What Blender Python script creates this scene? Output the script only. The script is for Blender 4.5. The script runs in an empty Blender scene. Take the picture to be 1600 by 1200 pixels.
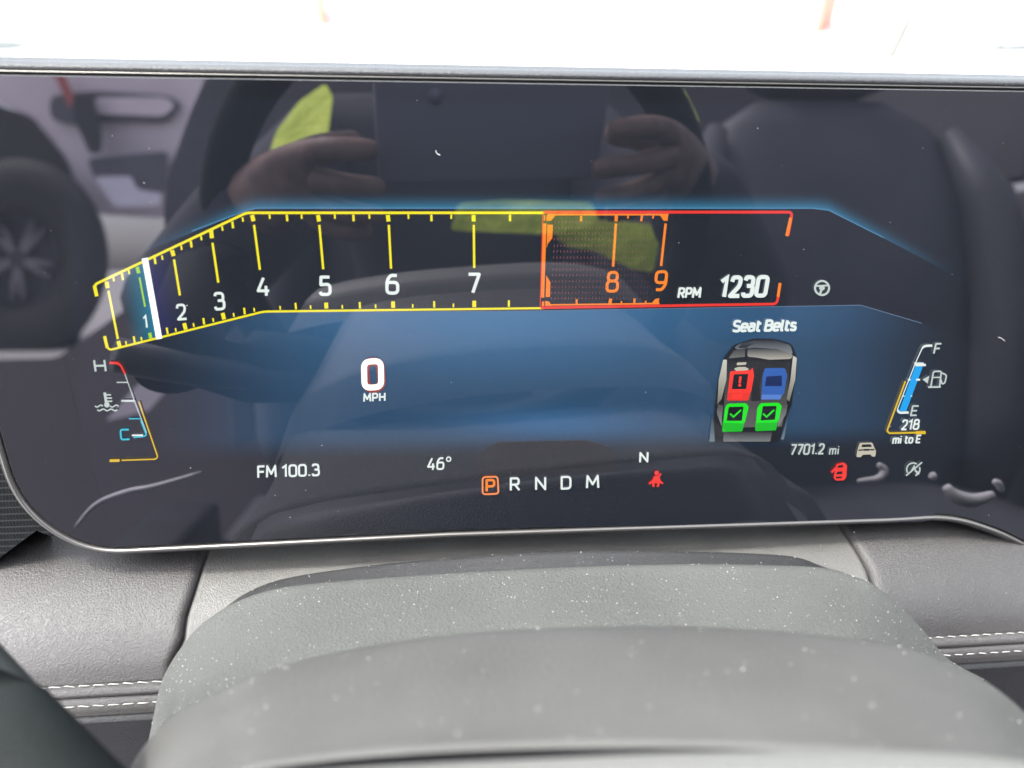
import bpy, bmesh, math, random
from mathutils import Vector, Matrix
from mathutils.geometry import tessellate_polygon
random.seed(7)
sc = bpy.context.scene
COL = sc.collection

# ------------------------------------------------------------------ camera
FPX = 1155.0                     # focal length in pixels of the 1600 px wide photograph
TILT = math.radians(12)          # the display leans back by this much
DIST = 0.26                      # camera to display, along the display's normal
CAM = Vector((0, 0, .92))
h_c = Vector((12200, 258, -1155)).normalized()
w_c = Vector((-118.8, 445, -1155)).normalized()
u_c = h_c.cross(w_c).normalized()
w_c = u_c.cross(h_c).normalized()
hW = Vector((1, 0, 0)); wW = Vector((0, math.cos(TILT), -math.sin(TILT))); uW = Vector((0, math.sin(TILT), math.cos(TILT)))
Mc = Matrix((h_c, u_c, w_c)).transposed(); Mw = Matrix((hW, uW, wW)).transposed()
ROT = Mw @ Mc.transposed()
cd = bpy.data.cameras.new('camera'); cam = bpy.data.objects.new('camera', cd); COL.objects.link(cam)
cam.matrix_world = Matrix.Translation(CAM) @ ROT.to_4x4()
cd.sensor_width = 36; cd.lens = FPX / 1600 * 36
cd.clip_start = 0.004; cd.clip_end = 800
cd.dof.use_dof = True; cd.dof.focus_distance = 0.285; cd.dof.aperture_fstop = cd.lens / 3.4
sc.camera = cam

# ------------------------------------------------------------------ light
SUN_EL, SUN_AZ = 64, -110          # azimuth measured from straight ahead (+Y) towards the right
w = bpy.data.worlds.new('World'); sc.world = w; w.use_nodes = True
nt = w.node_tree; bg = nt.nodes['Background']
sky = nt.nodes.new('ShaderNodeTexSky'); sky.sky_type = 'NISHITA'; sky.sun_disc = False
sky.sun_elevation = math.radians(SUN_EL); sky.sun_rotation = math.radians(SUN_AZ)
sky.air_density = 1.0; sky.dust_density = 3.0
hs_ = nt.nodes.new('ShaderNodeHueSaturation'); hs_.inputs['Saturation'].default_value = .35      # thin bright cloud
nt.links.new(sky.outputs[0], hs_.inputs['Color']); nt.links.new(hs_.outputs[0], bg.inputs[0]); bg.inputs[1].default_value = 0.15
sd = bpy.data.lights.new('sun', 'SUN'); sd.energy = 1.35; sd.angle = math.radians(12); sd.color = (1, .96, .9)
sun = bpy.data.objects.new('sun', sd); COL.objects.link(sun)
e, a = math.radians(SUN_EL), math.radians(SUN_AZ)
sun.rotation_euler = (-Vector((math.sin(a) * math.cos(e), math.cos(a) * math.cos(e), math.sin(e)))).to_track_quat('-Z', 'Y').to_euler()
sc.view_settings.view_transform = 'Standard'; sc.view_settings.look = 'None'
EXPO = 2.68
sc.view_settings.exposure = EXPO; sc.view_settings.gamma = 1
GAIN = 2 ** EXPO
sc.cycles.max_bounces = 8; sc.cycles.diffuse_bounces = 4; sc.cycles.glossy_bounces = 4
sc.cycles.transparent_max_bounces = 12; sc.cycles.sample_clamp_indirect = 6; sc.cycles.caustics_reflective = False

# ------------------------------------------------------------------ geometry helpers
def ray(x, y):
    return ROT @ Vector(((x - 800) / FPX, (600 - y) / FPX, -1))
PO = CAM + wW * DIST             # foot of the perpendicular on the display
def P(x, y, off=0.0):            # photograph direction -> point of the display plane, off towards the viewer
    d = ray(x, y); t = (DIST - off) / d.dot(wW)
    return CAM + d * t
def W(x, y, dep):                # direction and distance -> point
    return CAM + ray(x, y) * dep
def V(x, y, dep):                # a thing seen mirrored in the display: its true place in the cabin
    p = W(x, y, dep); k = (p - PO).dot(wW)
    return p - wW * (2 * k)
def link(name, me, mat, parent=None, smooth=False):
    o = bpy.data.objects.new(name, me); COL.objects.link(o)
    if mat:
        for m in (mat if isinstance(mat, (list, tuple)) else [mat]): me.materials.append(m)
    if parent: o.parent = parent
    if smooth:
        for p in me.polygons: p.use_smooth = True
    return o
def mesh(name, vs, fs, mat, parent=None, smooth=False):
    me = bpy.data.meshes.new(name); me.from_pydata([tuple(v) for v in vs], [], fs); me.update()
    return link(name, me, mat, parent, smooth)
def tag(o, label=None, cat=None, group=None, kind=None):
    if label: o['label'] = label
    if cat: o['category'] = cat
    if group: o['group'] = group
    if kind: o['kind'] = kind
    return o
def empty(name, loc, label=None, cat=None, group=None):
    o = bpy.data.objects.new(name, None); COL.objects.link(o); o.location = loc; o.empty_display_size = .02
    bpy.context.view_layer.update()
    return tag(o, label, cat, group)
def adopt(o, parent):            # parent a world-space mesh to an empty that has a location
    o.parent = parent; o.matrix_parent_inverse = parent.matrix_world.inverted(); return o
class MB:
    def __init__(s): s.v = []; s.f = []
    def add(s, vs, fs):
        n = len(s.v); s.v += [Vector(q) for q in vs]; s.f += [tuple(i + n for i in f) for f in fs]
    def box(s, c, d, rot=None):
        c = Vector(c); R = rot or Matrix.Identity(3)
        vs = [c + R @ Vector((sx * d[0] / 2, sy * d[1] / 2, sz * d[2] / 2)) for sx in (-1, 1) for sy in (-1, 1) for sz in (-1, 1)]
        s.add(vs, [(0, 1, 3, 2), (4, 6, 7, 5), (0, 4, 5, 1), (2, 3, 7, 6), (0, 2, 6, 4), (1, 5, 7, 3)])
    def tube(s, pts, r, n=12, cap=True, flat=1.0):
        pts = [Vector(p) for p in pts]; rs = r if isinstance(r, (list, tuple)) else [r] * len(pts)
        rings = []; prev = None
        for i, p in enumerate(pts):
            t = (pts[min(i + 1, len(pts) - 1)] - pts[max(i - 1, 0)]).normalized()
            if prev is None:
                up = Vector((0, 0, 1)) if abs(t.z) < .9 else Vector((1, 0, 0))
                a = t.cross(up).normalized()
            else: a = (prev - t * prev.dot(t)).normalized()
            prev = a; b = t.cross(a)
            rings.append([p + a * math.cos(2 * math.pi * k / n) * rs[i] + b * math.sin(2 * math.pi * k / n) * rs[i] * flat for k in range(n)])
        vs = [q for rg in rings for q in rg]; fs = []
        for i in range(len(pts) - 1):
            for k in range(n): fs.append((i * n + k, i * n + (k + 1) % n, (i + 1) * n + (k + 1) % n, (i + 1) * n + k))
        if cap: fs += [tuple(range(n))[::-1], tuple((len(pts) - 1) * n + k for k in range(n))]
        s.add(vs, fs)
    def build(s, name, mat, parent=None, smooth=False, bevel=0):
        o = mesh(name, s.v, s.f, mat, None, smooth)
        bm = bmesh.new(); bm.from_mesh(o.data); bmesh.ops.recalc_face_normals(bm, faces=bm.faces)
        if bevel: bmesh.ops.bevel(bm, geom=list(bm.edges), offset=bevel, segments=3, profile=.6, affect='EDGES')
        bm.to_mesh(o.data); bm.free()
        if smooth or bevel:
            for p in o.data.polygons: p.use_smooth = True
        if parent: adopt(o, parent)
        return o
def catmull(pts, n):
    out = []
    P_ = [pts[0]] + list(pts) + [pts[-1]]
    seg = len(pts) - 1
    for i in range(n):
        u = i / (n - 1) * seg; k = min(int(u), seg - 1); t = u - k
        a, b, c, d = P_[k:k + 4]
        out.append(tuple(.5 * (2 * b[j] + (c[j] - a[j]) * t + (2 * a[j] - 5 * b[j] + 4 * c[j] - d[j]) * t * t + (3 * b[j] - a[j] - 3 * c[j] + d[j]) * t ** 3) for j in range(len(b))))
    return out
def grid(rows, name, mat, parent=None, smooth=True, flip=False):
    n = len(rows[0]); vs = [q for r in rows for q in r]; fs = []
    for i in range(len(rows) - 1):
        for k in range(n - 1):
            f = (i * n + k, i * n + k + 1, (i + 1) * n + k + 1, (i + 1) * n + k)
            fs.append(f[::-1] if flip else f)
    o = mesh(name, vs, fs, mat, None, smooth)
    if parent: adopt(o, parent)
    return o

# ------------------------------------------------------------------ materials
def srgb(c):
    return tuple(((v / 255) / 12.92 if v / 255 <= .04045 else (((v / 255) + .055) / 1.055) ** 2.4) for v in c)
def principled(name, col, rough=.5, spec=.5, metal=0, coat=0):
    m = bpy.data.materials.new(name); m.use_nodes = True; b = m.node_tree.nodes['Principled BSDF']
    b.inputs['Base Color'].default_value = (*col, 1); b.inputs['Roughness'].default_value = rough
    b.inputs['Specular IOR Level'].default_value = spec; b.inputs['Metallic'].default_value = metal
    b.inputs['Coat Weight'].default_value = coat
    return m, m.node_tree, b
def grain(nt, b, scale, strength, dist=.0004, kind='voronoi', colvar=None, detail=4):
    N = nt.nodes; L = nt.links
    tc = N.new('ShaderNodeTexCoord')
    if kind == 'voronoi':
        v = N.new('ShaderNodeTexVoronoi'); v.feature = 'SMOOTH_F1'; v.inputs['Scale'].default_value = scale
        nz = N.new('ShaderNodeTexNoise'); nz.inputs['Scale'].default_value = scale * .6; nz.inputs['Detail'].default_value = 3
        mx = N.new('ShaderNodeVectorMath'); mx.operation = 'MULTIPLY_ADD'
        L.new(nz.outputs['Color'], mx.inputs[0]); mx.inputs[1].default_value = (1.2 / scale,) * 3; L.new(tc.outputs['Object'], mx.inputs[2])
        L.new(mx.outputs[0], v.inputs['Vector']); hgt = v.outputs['Distance']
    else:
        v = N.new('ShaderNodeTexNoise'); v.inputs['Scale'].default_value = scale; v.inputs['Detail'].default_value = detail
        L.new(tc.outputs['Object'], v.inputs['Vector']); hgt = v.outputs['Fac']
    bp = N.new('ShaderNodeBump'); bp.inputs['Strength'].default_value = strength; bp.inputs['Distance'].default_value = dist
    L.new(hgt, bp.inputs['Height']); L.new(bp.outputs[0], b.inputs['Normal'])
    if colvar:
        n2 = N.new('ShaderNodeTexNoise'); n2.inputs['Scale'].default_value = colvar[0]; n2.inputs['Detail'].default_value = 5
        L.new(tc.outputs['Object'], n2.inputs['Vector'])
        r = N.new('ShaderNodeValToRGB'); r.color_ramp.elements[0].position = .3; r.color_ramp.elements[1].position = .72
        r.color_ramp.elements[0].color = (*colvar[1], 1); r.color_ramp.elements[1].color = (*colvar[2], 1)
        L.new(n2.outputs['Fac'], r.inputs[0]); L.new(r.outputs[0], b.inputs['Base Color'])
def simple(name, col, rough=.5, metal=0, spec=.5, g=None):
    m, nt_, b = principled(name, col, rough, spec, metal)
    if g: grain(nt_, b, **g)
    return m
M = {}
M['leather'] = simple('pad leather', (.055, .051, .05), .33, spec=.8, g=dict(scale=1500, strength=.6, dist=.0004, colvar=(30, (.048, .044, .043), (.062, .058, .056))))
M['leather_centre'] = simple('centre pad vinyl', (.10, .097, .09), .32, spec=.8, g=dict(scale=1700, strength=.5, dist=.0004, colvar=(40, (.09, .087, .08), (.112, .108, .10))))
M['under'] = simple('lower dash plastic', (.025, .025, .027), .5, g=dict(scale=900, strength=.5, dist=.0004))
M['thread'] = simple('pale thread', (.52, .50, .47), .75, g=dict(scale=4000, strength=.6, dist=.0002, kind='noise'))
M['hood_trim'] = simple('grained bezel plastic', (.05, .05, .054), .36, g=dict(scale=1500, strength=.6, dist=.0004))
M['satin'] = simple('satin bezel lip', (.20, .19, .18), .28, metal=.7, g=dict(scale=3000, strength=.15, dist=.0001, kind='noise'))
M['gap'] = simple('shadow gap rubber', (.012, .012, .012), .8)
M['shroud'] = simple('column cover plastic', (.11, .113, .106), .55, spec=.5, g=dict(scale=1300, strength=.9, dist=.0005, colvar=(25, (.105, .108, .10), (.125, .128, .119))))
M['hub'] = simple('wheel hub plastic', (.086, .085, .079), .55, spec=.5, g=dict(scale=900, strength=.4, dist=.0004, colvar=(30, (.076, .075, .07), (.096, .095, .089))))
M['airbag'] = simple('airbag cover vinyl', (.15, .15, .14), .5, g=dict(scale=700, strength=.3))
M['rim'] = simple('wheel rim leather', (.007, .0095, .009), .65, spec=.15, g=dict(scale=900, strength=.4, colvar=(60, (.006, .008, .0075), (.009, .012, .0115))))
M['rim_trim'] = simple('wheel spoke trim', (.03, .034, .033), .45)
M['mesh_trim'] = simple('dark woven trim', (.018, .02, .022), .6)
M['dust'] = simple('dust', (.62, .61, .58), .4, spec=.6)
M['dash_top'] = simple('dash top vinyl', (.03, .03, .032), .6, g=dict(scale=500, strength=.4))
def gloss(name, em, s=1.0, base=(.006, .006, .007)):      # a lit patch of the display behind its polished cover
    m, nt_, b = principled(name, base, .015, .5)
    b.inputs['IOR'].default_value = 1.92
    b.inputs['Specular Tint'].default_value = (*TINT, 1)
    b.inputs['Emission Color'].default_value = (*em, 1); b.inputs['Emission Strength'].default_value = s / GAIN
    return m
TINT = (.92, .88, 1.0)
M['glass'] = gloss('black cover glass', (.006, .009, .013), 1.0)
M['active'] = gloss('display background', (.008, .012, .019), 1.0)
M['yellow'] = gloss('screen yellow', srgb((250, 235, 25)))
M['yellow2'] = gloss('screen amber yellow', srgb((228, 190, 30)))
M['orange'] = gloss('screen orange', srgb((255, 135, 30)))
M['orange2'] = gloss('screen light orange', srgb((255, 150, 85)))
M['red'] = gloss('screen red', srgb((238, 55, 45)))
M['redhot'] = gloss('screen bright red', srgb((255, 60, 50)))
M['dotred'] = gloss('screen dim red', srgb((150, 85, 95)))
M['white'] = gloss('screen white', srgb((232, 242, 238)))
M['white2'] = gloss('screen soft white', srgb((196, 208, 204)))
M['hotwhite'] = gloss('screen bright white', (1.3, 1.3, 1.2))
M['cyan'] = gloss('screen cyan', srgb((60, 190, 215)))
M['blue'] = gloss('screen azure', srgb((20, 165, 240)))
M['green'] = gloss('screen green', srgb((25, 232, 30)))
M['green2'] = gloss('screen mid green', srgb((15, 190, 30)))
M['mark'] = gloss('screen yellow green', srgb((170, 215, 40)))
M['darkbox'] = gloss('screen dark inset', srgb((18, 22, 26)))
M['grey1'] = gloss('screen dark grey', srgb((38, 40, 44)))
M['grey2'] = gloss('screen mid grey', srgb((78, 80, 84)))
M['grey3'] = gloss('screen light grey', srgb((135, 138, 140)))
M['cream'] = gloss('screen cream', srgb((196, 190, 172)))
M['seatblue'] = gloss('screen seat blue', srgb((52, 98, 178)))
M['seatblue2'] = gloss('screen seat light blue', srgb((88, 130, 208)))
M['seatblue3'] = gloss('screen seat navy', srgb((20, 42, 92)))
def vcol():
    m, nt_, b = principled('display gradient', (.006, .006, .007), .015, .5)
    b.inputs['IOR'].default_value = 1.92; b.inputs['Specular Tint'].default_value = (*TINT, 1)
    at = nt_.nodes.new('ShaderNodeAttribute'); at.attribute_name = 'glow'
    nt_.links.new(at.outputs['Color'], b.inputs['Emission Color']); b.inputs['Emission Strength'].default_value = 1 / GAIN
    return m
M['grad'] = vcol()

# ------------------------------------------------------------------ the display
disp = empty('instrument_display', P(800, 500), 'wide black glass instrument display in satin bezel showing yellow rev counter and seat belt diagram', 'instrument display')
# outline of the glass, clockwise from the top left; x,y are directions in the photograph, the sheet itself is flat
def poly_round(pts, r, n=8):
    out = []
    for i, p in enumerate(pts):
        rr = r[i] if isinstance(r, (list, tuple)) else r
        a = Vector(pts[i - 1]); b = Vector(p); c = Vector(pts[(i + 1) % len(pts)])
        if rr <= 0: out.append(tuple(b)); continue
        u = (a - b); v = (c - b); L = min(rr, u.length * .49, v.length * .49); u.normalize(); v.normalize()
        s0 = b + u * L; s1 = b + v * L
        for k in range(n + 1):
            t = k / n; out.append(tuple(s0 * (1 - t) ** 2 + b * 2 * t * (1 - t) + s1 * t * t))
    return out
corner = [(-75, 117), (2700, 161), (2750, 990), (1760, 962), (1600, 838), (1490, 800), (1400, 806), (700, 829), (135, 857), (35, 788), (-6, 650)]
outline = poly_round(corner, [60, 60, 60, 90, 60, 75, 30, 0, 62, 75, 50])
def to2(p):                       # display plane coordinates in metres
    q = p - PO; return Vector((q.dot(hW), q.dot(uW)))
def from2(c, off=0.0): return PO + hW * c.x + uW * c.y - wW * off
O2 = [to2(P(*p)) for p in outline]
def resample(loop, step):
    out = []
    for i, a in enumerate(loop):
        b = loop[(i + 1) % len(loop)]; n = max(1, int((b - a).length / step))
        for k in range(n): out.append(a.lerp(b, k / n))
    return out
O2 = [p for i, p in enumerate(O2) if (p - O2[i - 1]).length > 2e-4]
O2 = resample(O2, .012)
def normals2(loop):
    out = []; n = len(loop)
    for i in range(n):
        t = (loop[(i + 1) % n] - loop[i - 1]).normalized(); out.append(Vector((-t.y, t.x)))
    c = sum(loop, Vector((0, 0))) / n
    return out
N2 = normals2(O2)
if (O2[0] + N2[0] * .01 - Vector((.1, -.05))).length < (O2[0] - Vector((.1, -.05))).length: N2 = [-q for q in N2]
def sweep(name, prof, mat, parent, smooth=True, scale=None):
    rows = []
    for i in list(range(len(O2))) + [0]:
        s = scale(O2[i], N2[i]) if scale else 1
        rows.append([from2(O2[i] + N2[i] * (o * s), z) for o, z in prof])
    return grid(rows, name, mat, parent, smooth)
fan = tessellate_polygon([[Vector((p.x, p.y, 0)) for p in O2]])
face = mesh('cover_glass', [from2(p, 0) for p in O2], [tuple(f) for f in fan], M['glass'])
bm = bmesh.new(); bm.from_mesh(face.data); bmesh.ops.recalc_face_normals(bm, faces=bm.faces)
for f in bm.faces:
    if f.normal.dot(wW) > 0: f.normal_flip()
bm.to_mesh(face.data); bm.free(); adopt(face, disp)
M['edge'] = simple('ground glass edge', (.22, .22, .22), .25, spec=.8)
sweep('glass_edge', [(0.00003, -.00002), (.00035, -.0004), (.0004, -.002)], M['edge'], disp)
sweep('shadow_gap', [(.0005, -.0012), (.0013, -.0012)], M['gap'], disp)
lip = [(.0011, -.002), (.0011, .0002), (.0014, .0007), (.0019, .0009), (.0025, .0007), (.0029, .0001), (.0030, -.004)]
lip_top = [(.0011, -.002), (.0011, .0001), (.0012, .0003), (.00135, .0004), (.0015, .0003), (.0016, .0000), (.00165, -.004)]
rows = []
for i in list(range(len(O2))) + [0]:
    t = max(0, min(1, (N2[i].y - .2) / .6)); t = t * t * (3 - 2 * t)
    rows.append([from2(O2[i] + N2[i] * (o1 + (o2 - o1) * t), z1 + (z2 - z1) * t) for (o1, z1), (o2, z2) in zip(lip, lip_top)])
grid(rows, 'bezel_lip', M['satin'], disp)
# grained housing: fat over the top, slim elsewhere
def hs(c, n): return 1.0
hp = [(.0029, -.0006), (.0034, -.0004), (.0040, -.0010), (.0044, -.003), (.0046, -.012), (.004, -.03), (-.01, -.034)]
from_t = Vector
def topw(c, n):
    return 1
rows = []
for i in list(range(len(O2))) + [0]:
    t = max(0, min(1, (N2[i].y - .2) / .6)); t = t * t * (3 - 2 * t)
    pr = []
    top = [(.0016, -.0006), (.0021, .0000), (.0030, .0001), (.0039, -.0012), (.0045, -.0040), (.0047, -.014), (-.012, -.040)]
    for (o1, z1), (o2, z2) in zip(hp, top):
        pr.append(from2(O2[i] + N2[i] * (o1 + (o2 - o1) * t), z1 + (z2 - z1) * t))
    rows.append([from_t(p_) for p_ in catmull([tuple(q_) for q_ in pr], 25)])
grid(rows, 'display_housing', M['hood_trim'], disp)
mesh('back_panel', [from2(p + n * (-.012), -.038) for p, n in zip(O2, N2)], [tuple(f) for f in fan], M['gap'], None)
adopt(bpy.data.objects['back_panel'], disp)

# ---- flat graphics of the screen: every shape lies a few hundredths of a millimetre above the glass
LAY = [0.00004]
def lay():
    LAY[0] += 0.0000012
    return LAY[0]
def fixn(me):
    bm = bmesh.new(); bm.from_mesh(me)
    for f in bm.faces:
        f.normal_update()
        if f.normal.dot(wW) > 0: f.normal_flip()
    bm.to_mesh(me); bm.free()
class Flat:
    def __init__(s): s.v = []; s.f = []
    def poly(s, pts):
        z = lay(); n = len(s.v); s.v += [P(x, y, z) for x, y in pts]
        for t in tessellate_polygon([[Vector((x, y, 0)) for x, y in pts]]): s.f.append(tuple(n + i for i in t))
    def line(s, pts, wd, closed=False, caps=True):
        pts = [Vector(p) for p in pts]; q = [pts[0]]
        for p in pts[1:]:
            if (p - q[-1]).length > .05: q.append(p)
        pts = q; n = len(pts)
        if closed and (pts[0] - pts[-1]).length < .05: pts = pts[:-1]; n -= 1
        z = lay(); ws = wd if isinstance(wd, (list, tuple)) else [wd] * n
        base = len(s.v)
        for i, p in enumerate(pts):
            a = (p - pts[i - 1]) if (i > 0 or closed) else (pts[1] - p)
            b = (pts[(i + 1) % n] - p) if (i < n - 1 or closed) else (p - pts[i - 1])
            a.normalize(); b.normalize(); t = a + b
            t = t.normalized() if t.length > 1e-3 else a
            nn = Vector((-t.y, t.x)); c = max(.5, nn.dot(Vector((-a.y, a.x)))); k = ws[min(i, len(ws) - 1)] / 2 / c
            e = Vector((0, 0))
            if caps and not closed and i == 0: e = -a * ws[0] * .18
            if caps and not closed and i == n - 1: e = b * ws[0] * .18
            s.v += [P(*(p + nn * k + e), z), P(*(p - nn * k + e), z)]
        m = n if closed else n - 1
        for i in range(m):
            j = (i + 1) % n; s.f.append((base + 2 * i, base + 2 * i + 1, base + 2 * j + 1, base + 2 * j))
    def ring(s, cx, cy, r, wd, a0=0, a1=360, ry=None, n=28):
        ry = ry or r
        s.line([(cx + r * math.cos(math.radians(a0 + (a1 - a0) * k / n)), cy + ry * math.sin(math.radians(a0 + (a1 - a0) * k / n))) for k in range(n + 1)], wd, closed=(a1 - a0 >= 360))
    def disc(s, cx, cy, r, ry=None, n=16):
        ry = ry or r
        s.poly([(cx + r * math.cos(2 * math.pi * k / n), cy + ry * math.sin(2 * math.pi * k / n)) for k in range(n)])
    def build(s, name, mat, parent):
        o = mesh(name, s.v, s.f, mat); fixn(o.data); adopt(o, parent); return o
def rnd(pts, r=.2, closed=False):         # rounded polyline; a point may carry its own radius
    out = []; n = len(pts)
    for i, p in enumerate(pts):
        rr = p[2] if len(p) > 2 else r; b = Vector(p[:2])
        if (not closed and i in (0, n - 1)) or rr == 0: out.append(tuple(b)); continue
        a = Vector(pts[i - 1][:2]); c = Vector(pts[(i + 1) % n][:2]); u = a - b; v = c - b
        L = min(rr, u.length * .5, v.length * .5); u.normalize(); v.normalize(); s0 = b + u * L; s1 = b + v * L
        for k in range(6):
            t = k / 5; out.append(tuple(s0 * (1 - t) ** 2 + b * 2 * t * (1 - t) + s1 * t * t))
    return out
# stroke alphabet: name -> (width, [(points, closed)])
C_ = True
G = {
 '0': (.58, [([(0, 0), (.58, 0), (.58, 1), (0, 1)], C_)]),
 '1': (.34, [([(0, .80), (.27, 1, 0), (.27, 0)], 0)]),
 '2': (.55, [([(.02, .80), (.06, 1), (.53, 1), (.53, .55), (.02, 0, .03), (.56, 0)], 0)]),
 '3': (.54, [([(.03, .86), (.06, 1), (.50, 1), (.50, .53), (.20, .53)], 0), ([(.20, .53), (.54, .53), (.54, 0), (.04, 0), (.0, .14)], 0)]),
 '4': (.60, [([(.34, 1), (0, .26, .02), (.60, .26)], 0), ([(.46, .52), (.46, 0)], 0)]),
 '5': (.55, [([(.52, 1), (.08, 1, .02), (.05, .56, .02), (.55, .60), (.55, 0), (.06, 0), (0, .12)], 0)]),
 '6': (.58, [([(.50, .98), (.20, 1), (0, .70), (0, 0), (.58, 0), (.58, .60), (.04, .60), (.0, .40)], 0)]),
 '7': (.54, [([(0, 1), (.54, 1, .03), (.20, 0)], 0)]),
 '8': (.58, [([(.04, .54), (.54, .54), (.54, 1), (.04, 1)], C_), ([(0, 0), (.58, 0), (.58, .54), (0, .54)], C_)]),
 '9': (.58, [([(.08, .02), (.38, 0), (.58, .30), (.58, 1), (0, 1), (0, .40), (.54, .40), (.58, .60)], 0)]),
 '.': (.10, [([(.05, .0), (.05, .06)], 0)]),
 '!': (.16, [([(.08, 1), (.08, .32)], 0), ([(.08, 0), (.08, .07)], 0)]),
 'R': (.56, [([(0, 0), (0, 1, .02), (.54, 1), (.54, .46), (0, .46)], 0), ([(.28, .46), (.57, 0)], 0)]),
 'P': (.54, [([(0, 0), (0, 1, .02), (.54, 1), (.54, .42), (0, .42)], 0)]),
 'M': (.76, [([(0, 0), (.04, 1, .02), (.38, .28, .02), (.72, 1, .02), (.76, 0)], 0)]),
 'N': (.60, [([(0, 0), (0, 1, .02), (.60, 0, .02), (.60, 1)], 0)]),
 'D': (.60, [([(0, 0, .02), (.60, 0, .3), (.60, 1, .3), (0, 1, .02)], C_)]),
 'H': (.60, [([(0, 0), (0, 1)], 0), ([(.60, 0), (.60, 1)], 0), ([(0, .5), (.60, .5)], 0)]),
 'C': (.54, [([(.54, .98), (.0, 1, .25), (0, 0, .25), (.54, .02)], 0)]),
 'F': (.50, [([(0, 0), (0, 1, .02), (.52, 1)], 0), ([(0, .5), (.46, .5)], 0)]),
 'E': (.50, [([(.52, 0), (0, 0, .02), (0, 1, .02), (.52, 1)], 0), ([(0, .5), (.46, .5)], 0)]),
 'S': (.54, [([(.52, .95), (.28, 1.02), (.0, .98), (.0, .56), (.30, .50), (.54, .44), (.54, .0), (.25, -.02), (.0, .06)], 0)]),
 'B': (.58, [([(0, 0, .02), (.58, 0), (.58, .53), (0, .53, .02)], C_), ([(0, .53, .02), (.54, .53), (.54, 1), (0, 1, .02)], C_)]),
 'e': (.50, [([(.46, .04), (.30, 0), (0, 0), (0, .72), (.50, .72), (.50, .36, .03), (.03, .36)], 0)]),
 'a': (.50, [([(.05, .66), (.15, .72), (.48, .72), (.48, 0)], 0), ([(.48, .42), (.0, .44), (.0, 0), (.30, 0), (.48, .1)], 0)]),
 't': (.34, [([(.10, .95), (.10, .0), (.36, .0)], 0), ([(0, .72), (.34, .72)], 0)]),
 'l': (.16, [([(.04, 1.02), (.04, 0), (.18, 0)], 0)]),
 's': (.42, [([(.42, .68), (.2, .73), (.02, .70), (.02, .40), (.22, .37), (.44, .33), (.44, 0), (.2, -.01), (0, .04)], 0)]),
 'm': (.80, [([(0, 0), (0, .72)], 0), ([(0, .56), (.12, .72), (.40, .72), (.40, 0)], 0), ([(.40, .56), (.54, .72), (.80, .72), (.80, 0)], 0)]),
 'i': (.10, [([(.05, 0), (.05, .70)], 0), ([(.05, .93), (.05, 1.0)], 0)]),
 'o': (.50, [([(0, 0), (.50, 0), (.50, .72), (0, .72)], C_)]),
 ' ': (.12, []),
}
def text(s, p0, p1, cap, wd, mat, parent, name='lettering', shear=0.0, gap=.26, fl=None):
    """baseline from p0 to p1 (outer edges), cap height and stroke in photo pixels"""
    p0 = Vector(p0); p1 = Vector(p1); b = (p1 - p0); L = b.length; b.normalize()
    up = Vector((-0.035 * 0, -1)); up = up + Vector((shear, 0))
    H = cap - wd; tot = sum(G[c][0] for c in s) + gap * (len(s) - 1)
    k = (L - wd * (1)) / tot
    f = fl or Flat(); cur = 0
    o = p0 + b * (wd / 2) + up * (wd / 2)
    for c in s:
        gw, st = G[c]
        for pts, closed in st:
            pts = rnd([(q[0] * k, q[1] * H, q[2] * min(k, H)) if len(q) > 2 else (q[0] * k, q[1] * H) for q in pts], .24 * min(k * .9, H), closed)
            f.line([o + b * (cur + x) + up * y for x, y in pts], wd, closed=bool(closed))
        cur += (gw + gap) * k
    return f if fl else f.build(name, mat, parent)

# visible display area inside the black glass
act = poly_round([(88, 150), (1590, 170), (1512, 330), (1462, 815), (700, 826), (168, 812), (128, 680)], [25, 25, 30, 25, 0, 25, 0])
fa = Flat(); fa.poly(act); fa.build('display_area', M['active'], disp)
fa = Flat(); fa.line([(88, 300), (96, 545), (128, 680), (166, 812)], 1.3, caps=False); fa.build('display_edge_line', M['glass'], disp)

# blue wallpaper glow, drawn as the screen shows it
def interp(xs, ys, x):
    if x <= xs[0]: return ys[0]
    for i in range(len(xs) - 1):
        if x <= xs[i + 1]: return ys[i] + (ys[i + 1] - ys[i]) * (x - xs[i]) / (xs[i + 1] - xs[i])
    return ys[-1]
def sm(t): t = max(0, min(1, t)); return t * t * (3 - 2 * t)
def glowgrid(name, x0, x1, top, bot, col, nx, ny, parent):
    z = lay(); vs = []; cs = []
    for j in range(ny + 1):
        for i in range(nx + 1):
            x = x0 + (x1 - x0) * i / nx; yt, yb = top(x), bot(x); y = yt + (yb - yt) * j / ny
            vs.append(P(x, y, z)); cs.append(col(x, y, j / ny))
    fs = [(j * (nx + 1) + i, j * (nx + 1) + i + 1, (j + 1) * (nx + 1) + i + 1, (j + 1) * (nx + 1) + i) for j in range(ny) for i in range(nx)]
    me = bpy.data.meshes.new(name); me.from_pydata([tuple(v) for v in vs], [], fs)
    ca = me.color_attributes.new('glow', 'FLOAT_COLOR', 'POINT')
    for i, c in enumerate(cs): ca.data[i].color = (*c, 1)
    fixn(me); o = link(name, me, M['grad']); adopt(o, parent); return o
BG = (.008, .012, .019)
def add3(a, b, k): return tuple(p + q * k for p, q in zip(a, b))
def low_top(x): return interp([170, 412, 845, 1345, 1440, 1540], [548, 489.5, 485, 477, 506, 545], x)
def low_bot(x): return 715
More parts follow.
